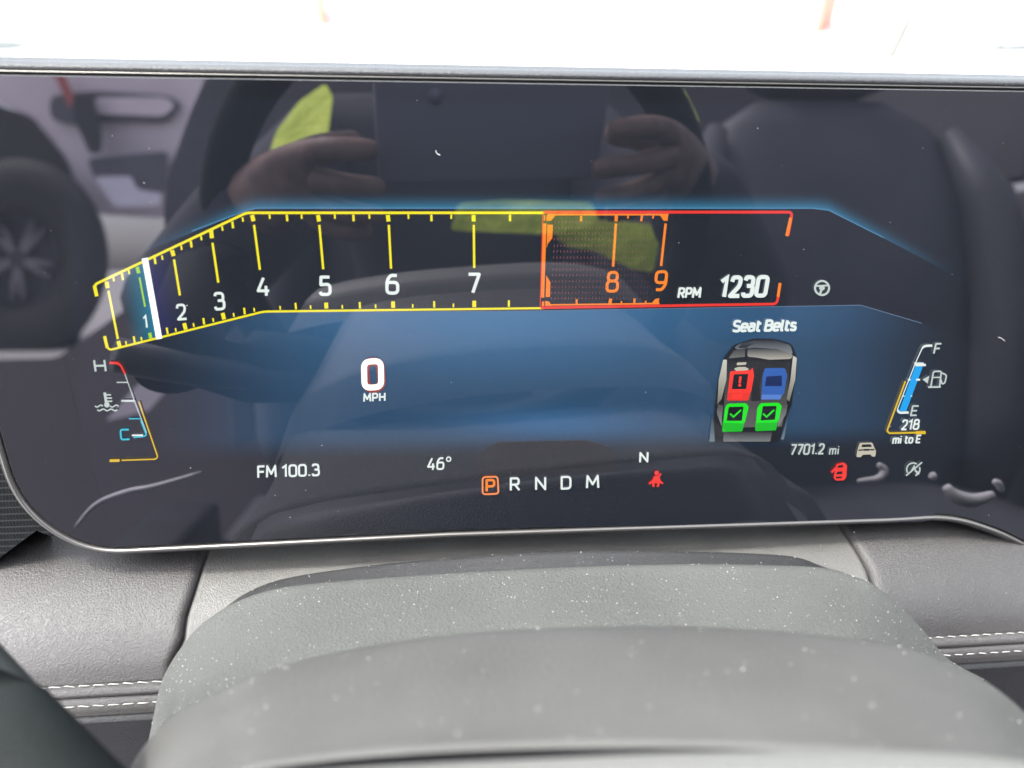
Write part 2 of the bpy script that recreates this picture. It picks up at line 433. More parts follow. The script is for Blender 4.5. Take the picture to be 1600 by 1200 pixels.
def low_col(x, y, t):
    u = sm((x - 200) / 330) * sm((1500 - x) / 260)
    v = sm((714 - y + (x - 800) * -.02) / 45)
    c = add3(BG, (.015, .070, .155), u * v * (.75 + .25 * sm((560 - y) / 90)))
    c = add3(c, (.022, .085, .17), math.exp(-((x - 780) / 290) ** 2) * v * sm((640 - y) / 150))
    q = math.exp(-((x - 862) / 135) ** 2) * math.exp(-((y - 661) / 22) ** 2)
    c = add3(c, (.004, .050, .13), q * .9)
    c = add3(c, (-.001, -.004, -.012), sm((x - 1090) / 40) * sm((y - 526) / 3) * u * v)
    return tuple(max(0.002, k) for k in c)
glowgrid('wallpaper_glow', 172, 1530, low_top, low_bot, low_col, 226, 60, disp)
def up_bot(x): return interp([175, 384, 400, 1270, 1295, 1450, 1512], [414, 329, 325, 325, 328, 408, 445], x)
def up_col(x, y, t):
    u = sm((x - 180) / 260) * sm((1520 - x) / 260)
    g = t ** 2.6
    return add3(BG, (.02, .15, .27), g * u * 1.1)
glowgrid('upper_glow', 177, 1510, lambda x: up_bot(x) - 30, up_bot, up_col, 180, 16, disp)
f = Flat(); f.line([(300, 361), (384, 329.5), (400, 325.5), (1270, 325.5), (1295, 328.5), (1380, 371)], 1.4); f.build('glow_edge_line', gloss('screen pale blue', srgb((80, 140, 180))), disp)
f = Flat(); f.line([(412, 488.5), (845, 485.5), (1345, 476.8), (1440, 505)], 1.3); f.build('panel_edge_line', gloss('screen slate', srgb((92, 112, 140))), disp)
f = Flat(); f.poly(poly_round([(742, 712), (778, 690), (915, 687), (962, 702), (962, 740), (742, 742)], [12, 12, 12, 12, 0, 0])); f.build('gear_panel', gloss('screen charcoal', (.0105, .0115, .016)), disp)
f = Flat(); f.line([(745, 706), (778, 690.5), (915, 687.5), (955, 698)], 1.0); f.build('gear_panel_edge', gloss('screen dim line', srgb((58, 64, 80))), disp)

# ---- rev counter
rev = Flat()
rev.line(rnd([(151, 462), (147, 445), (385, 332.5), (850, 332.5)], 6), [4] * 60)
rev.line(rnd([(164, 526), (169, 547.5), (412, 486.8), (848, 481.5)], 7), 3.2)
rev.line([(147.6, 447), (151, 462)], 5.6); rev.line([(163.5, 526), (167.5, 543)], 5)
revo = rev.build('rev_counter', M['yellow'], disp)
def sub(fl, name, mat, par): return fl.build(name, mat, par)
# shaded sweep behind and ahead of the needle
def ntop(x): return interp([150, 385], [447, 335], x)
def nbot(x): return interp([168, 412], [545, 485], x)
def sheargrid(name, a, b, col):     # a=(xt0,xb0) left edge, b=(xt1,xb1) right edge
    z = lay(); vs = []; cs = []; nx, ny = 16, 10
    for j in range(ny + 1):
        for i in range(nx + 1):
            k = i / nx; xt = a[0] + (b[0] - a[0]) * k; xb = a[1] + (b[1] - a[1]) * k; t = j / ny
            yt, yb = ntop(xt), nbot(xb)
            vs.append(P(xt + (xb - xt) * t, yt + (yb - yt) * t, z)); cs.append(col(k, t))
    fs = [(j * (nx + 1) + i, j * (nx + 1) + i + 1, (j + 1) * (nx + 1) + i + 1, (j + 1) * (nx + 1) + i) for j in range(ny) for i in range(nx)]
    me = bpy.data.meshes.new(name); me.from_pydata([tuple(v) for v in vs], [], fs)
    ca = me.color_attributes.new('glow', 'FLOAT_COLOR', 'POINT')
    for i, c in enumerate(cs): ca.data[i].color = (*c, 1)
    fixn(me); o = link(name, me, M['grad']); adopt(o, revo)
sheargrid('needle_trail', (184, 202), (226, 246), lambda k, t: add3(BG, (.0, .17, .28), k ** 1.15))
sheargrid('needle_shade', (231, 251), (285, 305), lambda k, t: add3(BG, (.006, .004, .075), (1 - k) ** 1.5))
def tick(pts, wd, mat='yellow', name='tick_mark'):
    f = Flat(); f.line(pts, wd); return f.build(name, M[mat], revo)
majors = [((166.5, 441), (168, 449), (169.5, 455), (184, 529), (185, 534), (187, 541)),
          ((214.5, 418), (216.5, 426), (218, 434), (226.5, 479), (234, 521), (235.5, 528)),
          ((269, 392), (271, 399), (272, 406), (281, 461), (288, 506), (290, 514)),
          ((330, 361), (331, 371), (332, 380), (341, 441), (348, 490), (350, 498)),
          ((394, 337), (396, 344.5), (397, 352), (406, 421), None, None),
          ((497, 337), (498.5, 345), (499, 352), (505, 420), (509.5, 474), (510, 481)),
          ((606, 337), (607, 345), (607.5, 352), (611, 419), (614, 472), (614.3, 480)),
          ((740, 337), (740, 345), (740.3, 352), (741, 418), (741, 471), (741, 479))]
for i, (a, b, c, d, e_, g) in enumerate(majors):
    tick([a, b], 6.2 if i != 1 else 5.5, 'yellow' if i != 1 else 'mark'); tick([c, d], 3.6 if i != 1 else 2.8, 'yellow' if i != 1 else 'mark', 'scale_line')
    if e_: tick([e_, g], 6 if i != 1 else 5.2, 'yellow' if i != 1 else 'mark')
minor_top = [(177, 433, 0), (190.5, 428, 1), (201, 422, 0), (241.5, 403, 1), (253, 399.5, 0), (283, 384, 0), (298, 377, 1), (314, 369, 0), (347, 354, 0), (363, 347, 1), (379, 340, 0),
             (421, 335.5, 0), (448, 336, 1), (471, 335.5, 0), (523, 335.5, 0), (552, 336, 1), (577, 335.5, 0), (638, 335.5, 0), (674, 336, 1), (705, 335.5, 0), (797, 336, 1)]
for x, y, m in minor_top:
    L = 9 if m else 6; s = (740 - x) / 3000
    tick([(x, y), (x + L * s, y + L)], 3.6 if m else 2.8)
minor_bot = [(197.5, 539, 0), (210.5, 535.5, 1), (221.5, 532.5, 0), (262, 522, 1), (275, 518.5, 0), (303, 511, 0), (319, 507, 1), (333.5, 503, 0), (365.5, 495, 0), (382.5, 491, 1), (397.5, 487, 0),
             (438, 484, 0), (462.5, 483.3, 1), (485.5, 483, 0), (535, 482.4, 0), (562.5, 482, 1), (587, 481.6, 0), (645, 481, 0), (678.5, 480.6, 1), (708.5, 480.2, 0), (795, 479.3, 1)]
for x, y, m in minor_bot:
    L = 9.5 if m else 5.5; s = (740 - x) / 3000
    tick([(x - L * s, y - L), (x, y - .5)], 3.2 if m else 2.4)
for s_, cx, by, cap, wd, sh in [('1', 228.5, 513, 21, 3.0, -.12), ('2', 284.5, 500.5, 26, 3.8, -.10), ('3', 344, 485, 29, 4.2, -.08), ('4', 412, 463.5, 31, 4.5, -.06),
                            ('5', 508.5, 462.5, 32, 4.9, -.05), ('6', 613, 460.5, 33, 5.0, 0), ('7', 741, 459, 33, 5.0, .0)]:
    wpx = G[s_][0] * (cap - wd) * 1.04 + wd - (2 if s_ == '1' else 0)
    slope = -(by - 350) * .00 - .07 * (s_ in '123')
    text(s_, (cx - wpx / 2, by - slope * wpx / 2), (cx + wpx / 2, by + slope * wpx / 2), cap, wd, M['white'], revo, 'numeral', sh)
nd = Flat(); nd.line([(226.5, 405), (248.5, 528)], 9.5); nd.build('needle', M['hotwhite'], revo)
# red zone
rz = Flat()
rz.line(rnd([(850, 331.5), (1238, 331.5), (1231.5, 367)], 7), 4.4)
rz.line(rnd([(846, 480.8), (1214, 475), (1219, 443)], 7), 4.0)
rz.line([(848.3, 333), (844, 481)], 1.4)
rzo = rz.build('red_zone_outline', M['red'], revo)
oz = Flat(); oz.line([(1235.5, 341), (1229.5, 368)], 5); oz.build('zone_marker', M['orange'], revo)
oz = Flat(); oz.line([(1218.8, 443), (1215.8, 463)], 4.5); oz.build('zone_marker', M['orange'], revo)
oz = Flat(); oz.line([(851.2, 350), (847.8, 464)], 5.2); oz.build('zone_marker', M['orange'], revo)
oz = Flat(); oz.poly([(854, 336), (868, 336.5), (861, 345), (853.5, 345)]); oz.build('zone_marker', M['orange'], revo)
oz = Flat(); oz.poly([(855, 351), (864, 351), (863, 372), (856, 381), (854, 388)]); oz.build('zone_marker', M['orange'], revo)
oz = Flat(); oz.poly([(853.5, 430), (860, 441), (859.4, 464), (852.6, 464)]); oz.build('zone_marker', M['orange'], revo)
oz = Flat(); oz.poly([(852, 470), (858, 471), (862, 478), (851.5, 478)]); oz.build('zone_marker', M['orange'], revo)
oz = Flat(); oz.poly([(847, 471), (850.5, 471), (850, 478.5), (846.4, 478.5)]); oz.build('zone_marker', M['orange'], revo)
oz = Flat(); oz.poly([(849.8, 336), (852, 336), (851.8, 345), (849.4, 345)]); oz.build('zone_marker', M['orange'], revo)
oz = Flat(); oz.line([(856, 335.3), (1044, 335.3)], 2.6); oz.build('zone_marker', M['orange'], revo)
oz = Flat(); oz.line([(856, 476.5), (1030, 474.3)], 2.4); oz.build('zone_marker', M['orange'], revo)
oz = Flat(); oz.poly([(1031, 336), (1044, 336), (1043, 345), (1037, 345)]); oz.build('zone_marker', M['orange'], revo)
oz = Flat(); oz.poly([(1018, 474), (1024, 467), (1030, 466), (1029.4, 474)]); oz.build('zone_marker', M['orange'], revo)

for a, b, wd in [((963, 337), (962.6, 345), 5), ((962.3, 350), (958, 416), 3.8), ((1040, 350), (1033, 415), 3.8), ((954, 467.5), (953, 475), 5), ((908, 338), (907.8, 345), 3.6), ((981.5, 337), (981, 341), 2.6),
                 ((1003, 337), (1002, 345), 3.4), ((1021, 337), (1020, 341), 2.6), ((901, 468), (901, 475), 3.2), ((971, 471), (971, 475), 2.6), ((991.5, 467), (991, 475), 3.2), ((1009, 470.5), (1008.6, 474), 2.6)]:
    tick([a, b], wd, 'orange')
text('8', (945.5, 457.5), (966.5, 457), 34, 4.6, M['orange'], revo, 'numeral', .06)
text('9', (1021, 455.5), (1041.5, 455), 33, 4.6, M['orange'], revo, 'numeral', .09)
dt = Flat()
for j, y in enumerate([347, 356, 365, 374, 384, 393, 402.5, 411.5, 421, 430, 439.5, 448.5, 457.5, 466]):
    for i in range(29):
        x = 868 + i * 5.35 - (y - 347) * .055 + (max(0, 0))
        if x > 1027 - (y - 347) * .12: continue
        if 374 < y < 432 or i > 0: pass
        fade = max(.35, 1 - i / 34)
        dt.line([(x, y - 1.7), (x - .15, y + 1.7)], 1.1 * fade, caps=False)
o = dt.build('red_zone_dots', M['dotred'], revo); o['kind'] = 'stuff'
text('RPM', (1058, 466.5), (1094.5, 466), 17.5, 3.4, M['white'], revo, 'lettering', .16)
text('1230', (1121, 466), (1198, 465), 35.5, 6.4, M['white'], revo, 'lettering', .17, gap=.27)

# ---- steering assist icon
f = Flat(); f.ring(1284.5, 450, 11, 3.2, ry=11); f.disc(1284.5, 450, 4.5, 3.8)
f.line([(1275, 447), (1294, 446)], 2.6); f.line([(1284, 452), (1281, 460)], 3.4); f.build('steering_wheel_icon', M['white2'], disp)
# ---- speed
z0 = Flat(); z0.line(rnd([(569.5, 566), (594, 564), (597, 606), (572.5, 608)], 15, True), 13.5, closed=True)
zo = z0.build('speed_glow', gloss('screen warm halo', srgb((150, 60, 52))), disp)
text('0', (565, 611), (600.5, 609), 50, 9.2, M['hotwhite'], disp, 'speed_numeral', -.02)
text('MPH', (567.5, 628.5), (602.5, 627), 14, 2.7, M['white'], disp, 'speed_unit', 0, gap=.3)
# ---- bottom row
text('FM 100.3', (402, 747.5), (500, 744), 20, 3.2, M['white'], disp, 'radio_text', -.02, gap=.24)
ft = text('46', (667, 735.5), (694, 734), 20, 2.8, M['white'], disp, 'temperature_text', .05, gap=.26, fl=Flat())
ft.ring(701, 717.5, 3.3, 1.9); ft.build('temperature_text', M['white'], disp)
text('N', (998.5, 723.5), (1013, 722.5), 17, 3.1, M['white'], disp, 'compass_text', .04)
f = Flat(); f.line(rnd([(754, 745.5), (777.5, 744.7), (779, 771.5), (754, 772.5)], 5, True), 2.6, closed=True); f.build('gear_frame', M['orange2'], disp)
text('P', (758.5, 769), (774, 768.5), 20.5, 3.8, M['orange'], disp, 'gear_letter')
for s_, x0, x1, y in [('R', 796.5, 812.5, 767.5), ('N', 836, 853.5, 766.5), ('D', 876, 893, 765.3), ('M', 915.5, 936.5, 763.8)]:
    text(s_, (x0, y), (x1, y - .5), 21.5, 3.3, M['white'], disp, 'gear_letter')
# ---- seat belt warning figure
f = Flat(); f.disc(1026, 739, 3.4, 3.8)
f.poly(poly_round([(1022, 743.5), (1030, 743.5), (1033, 753), (1018, 753)], 2)); f.line([(1029, 744.5), (1032.3, 740.5)], 3)
f.line([(1018.5, 752), (1014.5, 756)], 3); f.line([(1032, 752.5), (1035.5, 755.5)], 2.8)
f.line([(1020, 753.5), (1021.5, 760)], 3.6); f.line([(1030, 753.5), (1027.5, 760)], 3.6); f.line([(1019, 754), (1032, 754)], 2.2)
f.build('belt_warning_icon', M['redhot'], disp)
# ---- odometer, car icons
text('7701.2', (1233.5, 711.5), (1287, 710), 17.5, 2.7, M['white2'], disp, 'odometer_text', .16, gap=.24)
text('mi', (1295, 711), (1310.5, 710.5), 14, 2.0, M['white2'], disp, 'odometer_unit', .12, gap=.3)
f = Flat()
f.poly(poly_round([(1343.5, 692), (1363, 691.5), (1366.5, 700), (1369, 705), (1367.5, 713.5), (1362.5, 713.5), (1360.5, 710), (1348, 710.5), (1345, 714.5), (1338, 714), (1340, 702)], 2))
ci = f.build('car_front_icon', M['cream'], disp)
f = Flat(); f.poly(poly_round([(1347, 694.5), (1360.5, 694.2), (1362.5, 698.3), (1346, 698.7)], 1)); f.line([(1341.5, 703.5), (1348, 703)], 2.2); f.line([(1360, 702.7), (1366, 702.6)], 2.2); f.line([(1349.5, 703), (1358.5, 702.8)], 3)
f.build('icon_inset', M['darkbox'], ci)
f = Flat(); f.poly(poly_round([(1307, 725), (1319, 722.5), (1323.5, 727), (1322.5, 745), (1319, 750.5), (1306, 751), (1302.5, 747), (1305, 732)], 2.5))
f.line([(1306, 731), (1299.5, 738)], 3.2); di = f.build('door_ajar_icon', M['redhot'], disp)
f = Flat(); f.poly([(1309.5, 727.5), (1317.5, 726), (1317, 730.5), (1308.5, 731)]); f.poly([(1308.5, 737), (1316.5, 736.3), (1315.8, 741), (1306.5, 741.3)]); f.poly([(1306.5, 744.8), (1315.5, 744.3), (1315, 747.3), (1305.8, 747.6)])
f.build('icon_inset', M['darkbox'], di)
f = Flat(); f.ring(1427, 733.5, 10.3, 2.2, 150, 300, ry=10); f.ring(1427, 733.5, 10.3, 2.2, -20, 70, ry=10)
f.line([(1416, 743), (1440.5, 722.5)], 2.3); f.line([(1423.5, 737), (1428.5, 728), (1430.5, 736)], 2.3); f.line([(1430.5, 736), (1435.5, 738.5)], 2.6); f.disc(1434, 739.5, 2.6)
f.build('stop_start_icon', M['white2'], disp)
# ---- temperature gauge
tg = Flat(); tg.line(rnd([(195, 584), (212, 632), (229, 676)], 2), 1.4); tg.line([(182.5, 597.5), (200, 597.5)], 1.8); tg.line([(190, 626.3), (209, 626.3)], 3.2); tgo = tg.build('temperature_gauge', M['white2'], disp)
f = Flat(); f.line(rnd([(171.5, 567), (187, 567.2), (195, 584)], 8), [3.8] * 4 + [3] * 20); f.build('hot_zone', M['red'], tgo)
f = Flat(); f.line([(201.5, 654.3), (219, 654.3)], 1.8); f.line(rnd([(220, 657), (229, 680), (224, 682), (209, 683.5)], 4), 2.4); f.build('cold_zone', M['cyan'], tgo)
f = Flat(); f.line([(206.5, 680.3), (223, 680)], 2.6); f.build('cold_mark', M['white'], tgo)
text('H', (148, 581.5), (167, 581), 19.5, 3.1, M['white2'], tgo, 'lettering', -.14)
text('C', (188, 688.5), (203.5, 688), 18.5, 2.8, M['cyan'], tgo, 'lettering', -.08)
f = Flat(); f.line(rnd([(217, 628), (246.5, 714), (243, 717.5), (190, 719.3)], 4), 2.0); f.line([(172, 720), (186, 719.6)], 4.2); f.build('gauge_bracket', M['yellow2'], tgo)
f = Flat(); f.line([(163.5, 614), (166.5, 632)], 4.2); f.disc(167, 632.5, 4.3); f.line([(165, 617), (173, 617)], 2.2); f.line([(166, 622), (174.5, 622)], 2.2); f.line([(167, 627), (175, 627)], 2.2)
for yy, xx in ((634.5, 148.5), (640.5, 152)):
    for a_, b_ in (((xx, 12 if yy < 638 else 31)), ((172 if yy < 638 else None, 13))) :
        if a_ is None: continue
        f.line([(a_ + t_ * b_ / 12, yy + 1.5 * math.sin(t_ / 12 * math.pi * (2 if b_ < 20 else 5))) for t_ in range(13)], 2.0)
f.build('coolant_icon', M['white2'], tgo)
# ---- fuel gauge
fg = Flat(); fg.line(rnd([(1456, 540), (1442.5, 540.5), (1430, 568), (1402, 640), (1405, 645), (1419, 644.5)], 6), [3.6, 3.6, 3.6, 3.6, 3.2, 2.4, 1.8, 1.6, 1.5, 1.5, 1.5, 1.5, 1.5, 1.5, 1.5, 1.8, 2.4, 3, 3.4, 3.6])
fg.line([(1429, 567.5), (1443, 567.5)], 2); fg.line([(1431, 570.5), (1446, 570.3)], 3.6); fg.line([(1419, 593.5), (1424, 593.5)], 2.8)
fgo = fg.build('fuel_gauge', M['white'], disp)
f = Flat(); f.poly([(1430, 572.5), (1442, 572.5), (1416, 642.5), (1405, 642.5)]); f.build('fuel_bar', M['blue'], fgo)
f = Flat(); f.line([(1432, 593.3), (1437, 593.3)], 3); f.line([(1410, 619), (1413, 618.8)], 1.8); f.line([(1423, 618.8), (1425, 618.7)], 1.6); f.build('bar_mark', M['white'], fgo)
f = Flat(); f.line(rnd([(1414.5, 596), (1386, 673), (1389, 677), (1432, 676)], 4), 2.6); f.line([(1432, 676.3), (1445.5, 675.8)], 4.8); f.build('gauge_bracket', M['yellow2'], fgo)
text('F', (1457.5, 553.5), (1468, 553), 17.5, 2.8, M['white2'], fgo, 'lettering', .22)
text('E', (1421.5, 650.5), (1432.5, 650), 17, 2.5, M['white2'], fgo, 'lettering', .22)
text('218', (1407, 672.5), (1435.5, 671.5), 17, 2.7, M['white'], fgo, 'lettering', .18, gap=.24)
text('mi to E', (1393.5, 694.3), (1438, 692.5), 13.5, 2.5, M['white'], fgo, 'lettering', .16, gap=.24)
f = Flat(); f.poly([(1441.5, 593), (1452, 587), (1449.5, 599.5)])
f.line(rnd([(1454.5, 604), (1458.5, 580.5), (1471, 580), (1468, 604)], 3), 2.5); f.line([(1450.5, 605), (1469.5, 604.6)], 2.6); f.line([(1456.5, 590), (1469.5, 589.5)], 2)
f.line(rnd([(1472.5, 583), (1479, 586), (1476.5, 598), (1472, 600.5), (1470.5, 594)], 3), 2.4); f.build('fuel_pump_icon', M['white2'], fgo)
# ---- seat belt diagram
text('Seat Belts', (1143, 519.5), (1243.5, 517.5), 19.5, 4.1, M['white'], disp, 'screen_title', .2, gap=.2)
def S(x, y): return (1080 + x / 6, 500 + y / 6)
def poly6(pts, r=0): return poly_round([S(*p) for p in pts], r) if r else [S(*p) for p in pts]
f = Flat(); f.poly(poly6([(395, 235), (590, 172), (790, 178), (945, 225), (985, 330), (990, 470), (940, 800), (880, 960), (820, 1150), (200, 1150), (215, 850), (250, 560), (300, 360)], 5))
car = f.build('car_diagram', M['darkbox'], disp)
def gp(pts, name, c0, c1, r=1.5, horiz=False):
    pp = poly6(pts, r); z = lay(); ks = [p[0] if horiz else p[1] for p in pp]; lo_, hi_ = min(ks), max(ks)
    me = bpy.data.meshes.new(name); me.from_pydata([tuple(P(x, y, z)) for x, y in pp], [], [tuple(t) for t in tessellate_polygon([[Vector((x, y, 0)) for x, y in pp]])])
    ca = me.color_attributes.new('glow', 'FLOAT_COLOR', 'POINT'); a0, a1 = srgb(c0), srgb(c1)
    for i, k in enumerate(ks):
        t = (k - lo_) / (hi_ - lo_); ca.data[i].color = (*[p + (q - p) * t for p, q in zip(a0, a1)], 1)
    fixn(me); o = link(name, me, M['grad']); adopt(o, car); return o
def cp(pts, mat, name, r=1.5):
    f = Flat(); f.poly(poly6(pts, r)); return f.build(name, M[mat], car)
gp([(405, 262), (440, 225), (590, 188), (780, 192), (930, 235), (955, 320), (800, 272), (590, 258), (430, 275)], 'bonnet_panel', (34, 38, 44), (128, 134, 140), 4)
gp([(440, 262), (480, 215), (600, 196), (620, 205), (560, 235), (520, 262)], 'bonnet_shine', (70, 76, 84), (26, 30, 36), 2)
gp([(350, 360), (400, 285), (505, 264), (505, 345)], 'windscreen_panel', (52, 56, 60), (112, 112, 108))
gp([(530, 265), (800, 270), (955, 320), (940, 365), (730, 372), (600, 350), (525, 345)], 'windscreen_panel', (44, 50, 58), (176, 172, 162), 4)
cp([(405, 368), (590, 350), (740, 378), (700, 400), (560, 385), (420, 382)], 'darkbox', 'dash_panel')
gp([(340, 380), (930, 380), (900, 760), (850, 1000), (300, 1010), (310, 720)], 'cabin_floor', (30, 34, 38), (92, 92, 90))
cp([(560, 400), (690, 400), (640, 610), (650, 760), (560, 760), (570, 600)], 'grey1', 'console_panel')
cp([(430, 398), (520, 396), (512, 420), (425, 424)], 'cream', 'wheel_mark'); cp([(400, 455), (440, 440), (510, 440), (545, 462), (500, 480), (420, 478)], 'cream', 'wheel_mark')
for L in ([(300, 372), (335, 372), (330, 560), (285, 740), (245, 790), (258, 560)], [(955, 335), (990, 355), (975, 560), (920, 765), (895, 740), (930, 560)]): gp(L, 'side_rail', (205, 204, 192), (120, 116, 104), .8)
for L in ([(170, 1140), (190, 940), (205, 880), (222, 1140)], [(840, 1120), (880, 990), (915, 870), (900, 960), (870, 1120)]): gp(L, 'rear_flank', (40, 48, 56), (110, 128, 138), .5)
gp([(305, 1050), (760, 1050), (740, 1140), (300, 1140)], 'boot_panel', (46, 48, 50), (120, 124, 124))
for L in ([(250, 790), (300, 800), (290, 900), (285, 1000), (240, 870)], [(860, 780), (905, 790), (890, 880), (815, 1000), (830, 880)]): gp(L, 'door_panel', (70, 72, 74), (140, 142, 140), .8)
def seat(pts_back, pts_cush, inset, m1, m2, mi, nm):
    a_ = cp(pts_cush, m2, nm, 2); b_ = cp(pts_back, m1, 'seat_back', 3)
    if inset: cp(inset, mi, 'seat_inset', 1.5)
seat([(365, 480), (560, 470), (575, 440), (590, 520), (560, 680), (345, 680)], [(345, 660), (560, 660), (535, 755), (335, 755)], [(400, 510), (535, 505), (515, 648), (380, 648)], 'redhot', 'red', 'darkbox', 'seat_cushion')
seat([(690, 450), (880, 450), (900, 520), (870, 700), (660, 700), (670, 520)], [(665, 680), (860, 680), (835, 745), (655, 745)], [(705, 530), (850, 520), (850, 620), (690, 620)], 'seatblue', 'seatblue2', 'seatblue3', 'seat_cushion')
seat([(340, 785), (515, 780), (540, 815), (500, 970), (300, 965), (318, 820)], [(295, 950), (500, 950), (480, 1045), (290, 1050)], [(352, 815), (490, 812), (475, 945), (332, 945)], 'green', 'green2', 'darkbox', 'seat_cushion')
seat([(650, 780), (820, 775), (850, 805), (815, 960), (608, 965), (620, 820)], [(603, 950), (812, 945), (795, 1035), (600, 1042)], [(672, 808), (800, 805), (785, 935), (650, 942)], 'green', 'green2', 'darkbox', 'seat_cushion')
for dx in (0, 310):
    f = Flat(); f.line([S(365 + dx, 880), S(397 + dx, 908), S(465 + dx, 845)], 2.6); f.build('tick_sign', M['green'], car)
f = Flat(); f.line([S(462, 533), S(455, 590)], 3.8); f.disc(*S(455, 613), 2.6, 2.2); f.build('warning_sign', M['redhot'], car)
f = Flat(); f.poly(poly6([(385, 695), (480, 690), (478, 735), (385, 740)], 1)); f.build('seat_inset', M['redhot'], car)

# ------------------------------------------------------------------ dashboard pads below the display
dash = empty('dashboard', (0.05, .2, .85), 'grained grey dashboard pads with double rows of pale stitching below the display', 'dashboard')
PB = [(.300, -.212), (.262, -.222), (.244, -.2275), (.234, -.2303), (.224, -.2310), (.214, -.2328), (.204, -.2358), (.196, -.2398), (.1895, -.2452), (.1855, -.2510)]
# (Y, Z relative to camera).  groove and piping follow
def dpt(x, yz, z=0): return Vector((x, yz[0], CAM.z + yz[1] + z))
def prof_at_px(y0, z=None):
    """Y,Z on the pad surface seen at image row y0 (at column 800)"""
    best = None
    for i in range(len(PBd) - 1):
        for k in range(30):
            q = PBd[i].lerp(PBd[i + 1], k / 30); d = ray(800, y0)
            e_ = abs(q.y / q.x - d.z / d.y)
            if best is None or e_ < best[0]: best = (e_, q)
    return best[1]
PBd = [Vector(p) for p in catmull(PB, 60)]
def ray_profile(px, py):           # arc index and X where a sight line meets the extruded pad profile
    d = ray(px, py); best = None
    for i, q in enumerate(PBd):
        e_ = abs(q.y - q.x * d.z / d.y)
        if best is None or e_ < best[0]: best = (e_, i, d.x / d.y * q.x)
    return best[1], best[2]
def seam_x(px):
    s = sorted(ray_profile(*p) for p in px)
    ids = [a_ for a_, _ in s]; xs = [b_ for _, b_ in s]
    return lambda i: interp(ids, xs, i) if i >= ids[0] else xs[0] + (i - ids[0]) * (xs[1] - xs[0]) / max(1, ids[1] - ids[0])
sl = seam_x([(321, 868), (302, 925), (290, 960), (285, 1000), (270, 1040)])
sr = seam_x([(1312, 822), (1342, 866), (1356, 893), (1363, 912), (1372, 950)])
def pad(name, xl, xr, mat, edge_l, edge_r, zoff=0, rad=.0035):
    rows = []; nx = 90
    for i, q in enumerate(PBd):
        t = PBd[min(i + 1, len(PBd) - 1)] - PBd[max(i - 1, 0)]; nrm = Vector((t.y, -t.x)).normalized()
        if nrm.y < 0: nrm = -nrm
        a_, b_ = xl(i), xr(i); row = []
        for k in range(nx + 1):
            u = k / nx; u = .5 - .5 * math.cos(math.pi * u); x = a_ + (b_ - a_) * u
            dl = min(x - a_ if edge_l else 9, b_ - x if edge_r else 9)
            dz = 0
            if dl < rad: dz = -(rad - math.sqrt(max(0, rad * rad - (rad - dl) ** 2)))
            wav = .0009 * math.sin(x * 34 + 1) * math.sin(i * .06)
            row.append(Vector((x, q.x + nrm.x * (dz + zoff), CAM.z + q.y + nrm.y * (dz + zoff) + wav)))
        rows.append(row)
    o = grid(rows, name, mat, dash, True, flip=False); return o
pad('left_pad', lambda i: -.42, lambda i: sl(i) - .0004, M['leather'], 0, 1, .0006)
pad('centre_pad', lambda i: sl(i) + .0004, lambda i: sr(i) - .0004, M['leather_centre'], 1, 1, -.0006, .0016)
pad('right_pad', lambda i: sr(i) + .0004, lambda i: .75, M['leather'], 1, 0, .0004)
# sewn roll: row of stitches, valley, groove, row of stitches, edge, then the lower dash drops away
def rolled(prof, name, mat, x0=-.42, x1=.75, nx=160):
    pr = catmull(prof, len(prof) * 4); rows = []
    for y, z in pr: rows.append([Vector((x0 + (x1 - x0) * k / nx, y, CAM.z + z)) for k in range(nx + 1)])
    return grid(rows, name, mat, dash, True)
q0 = PB[-1]
def rel(dy, dz): return (q0[0] + dy, q0[1] + dz)
roll1 = [rel(0, 0), rel(-.0006, -.0008), rel(-.0014, -.0010), rel(-.0026, -.0013), rel(-.0038, -.0024), rel(-.0040, -.0038)]
roll2 = [rel(-.0043, -.0036), rel(-.0052, -.0036), rel(-.0064, -.0046), rel(-.0074, -.0062), rel(-.0078, -.0078), rel(-.0080, -.0092), rel(-.0072, -.0104)]
rolled(roll1, 'sewn_roll', M['leather']); rolled(roll2, 'sewn_roll', M['leather'])
roll3 = [rel(-.0070, -.0100), rel(-.0086, -.0112), rel(-.0090, -.0128), rel(-.0060, -.018), rel(.002, -.04), rel(.02, -.12), rel(.03, -.30)]
rolled(roll3, 'lower_dash', M['under'])
sm_ = MB(); pts = [(-.0021, 0, 0), (-.0013, .00016, .00022), (0, 0, .0003), (.0013, -.00012, .00022), (.0021, -.0003, -.0001)]
sm_.tube(pts, [.00010, .00020, .00024, .00021, .0001], 6)
st_me = sm_.build('stitch', M['thread'], None, True)
base_me = st_me.data; bpy.data.objects.remove(st_me)
def stitches(y, z, tilt, xs, n0=0):
    for x in xs:
        o = bpy.data.objects.new('stitch', base_me); COL.objects.link(o)
        o.matrix_world = Matrix.Translation((x, y, CAM.z + z)) @ Matrix.Rotation(tilt, 4, 'X') @ Matrix.Rotation(random.gauss(0, .04), 4, 'Z') @ Matrix.Rotation(math.radians(8), 4, 'Y')
        adopt_keep(o, dash)
def adopt_keep(o, parent):
    o.parent = parent; o.matrix_parent_inverse = parent.matrix_world.inverted()
XS = [-.205 + .0053 * k for k in range(24)] + [.142 + .0053 * k for k in range(30)]
stitches(q0[0] - .0009, q0[1] - .0006, math.radians(40), XS)
stitches(q0[0] - .0068, q0[1] - .0046, math.radians(55), [x + .001 for x in XS])
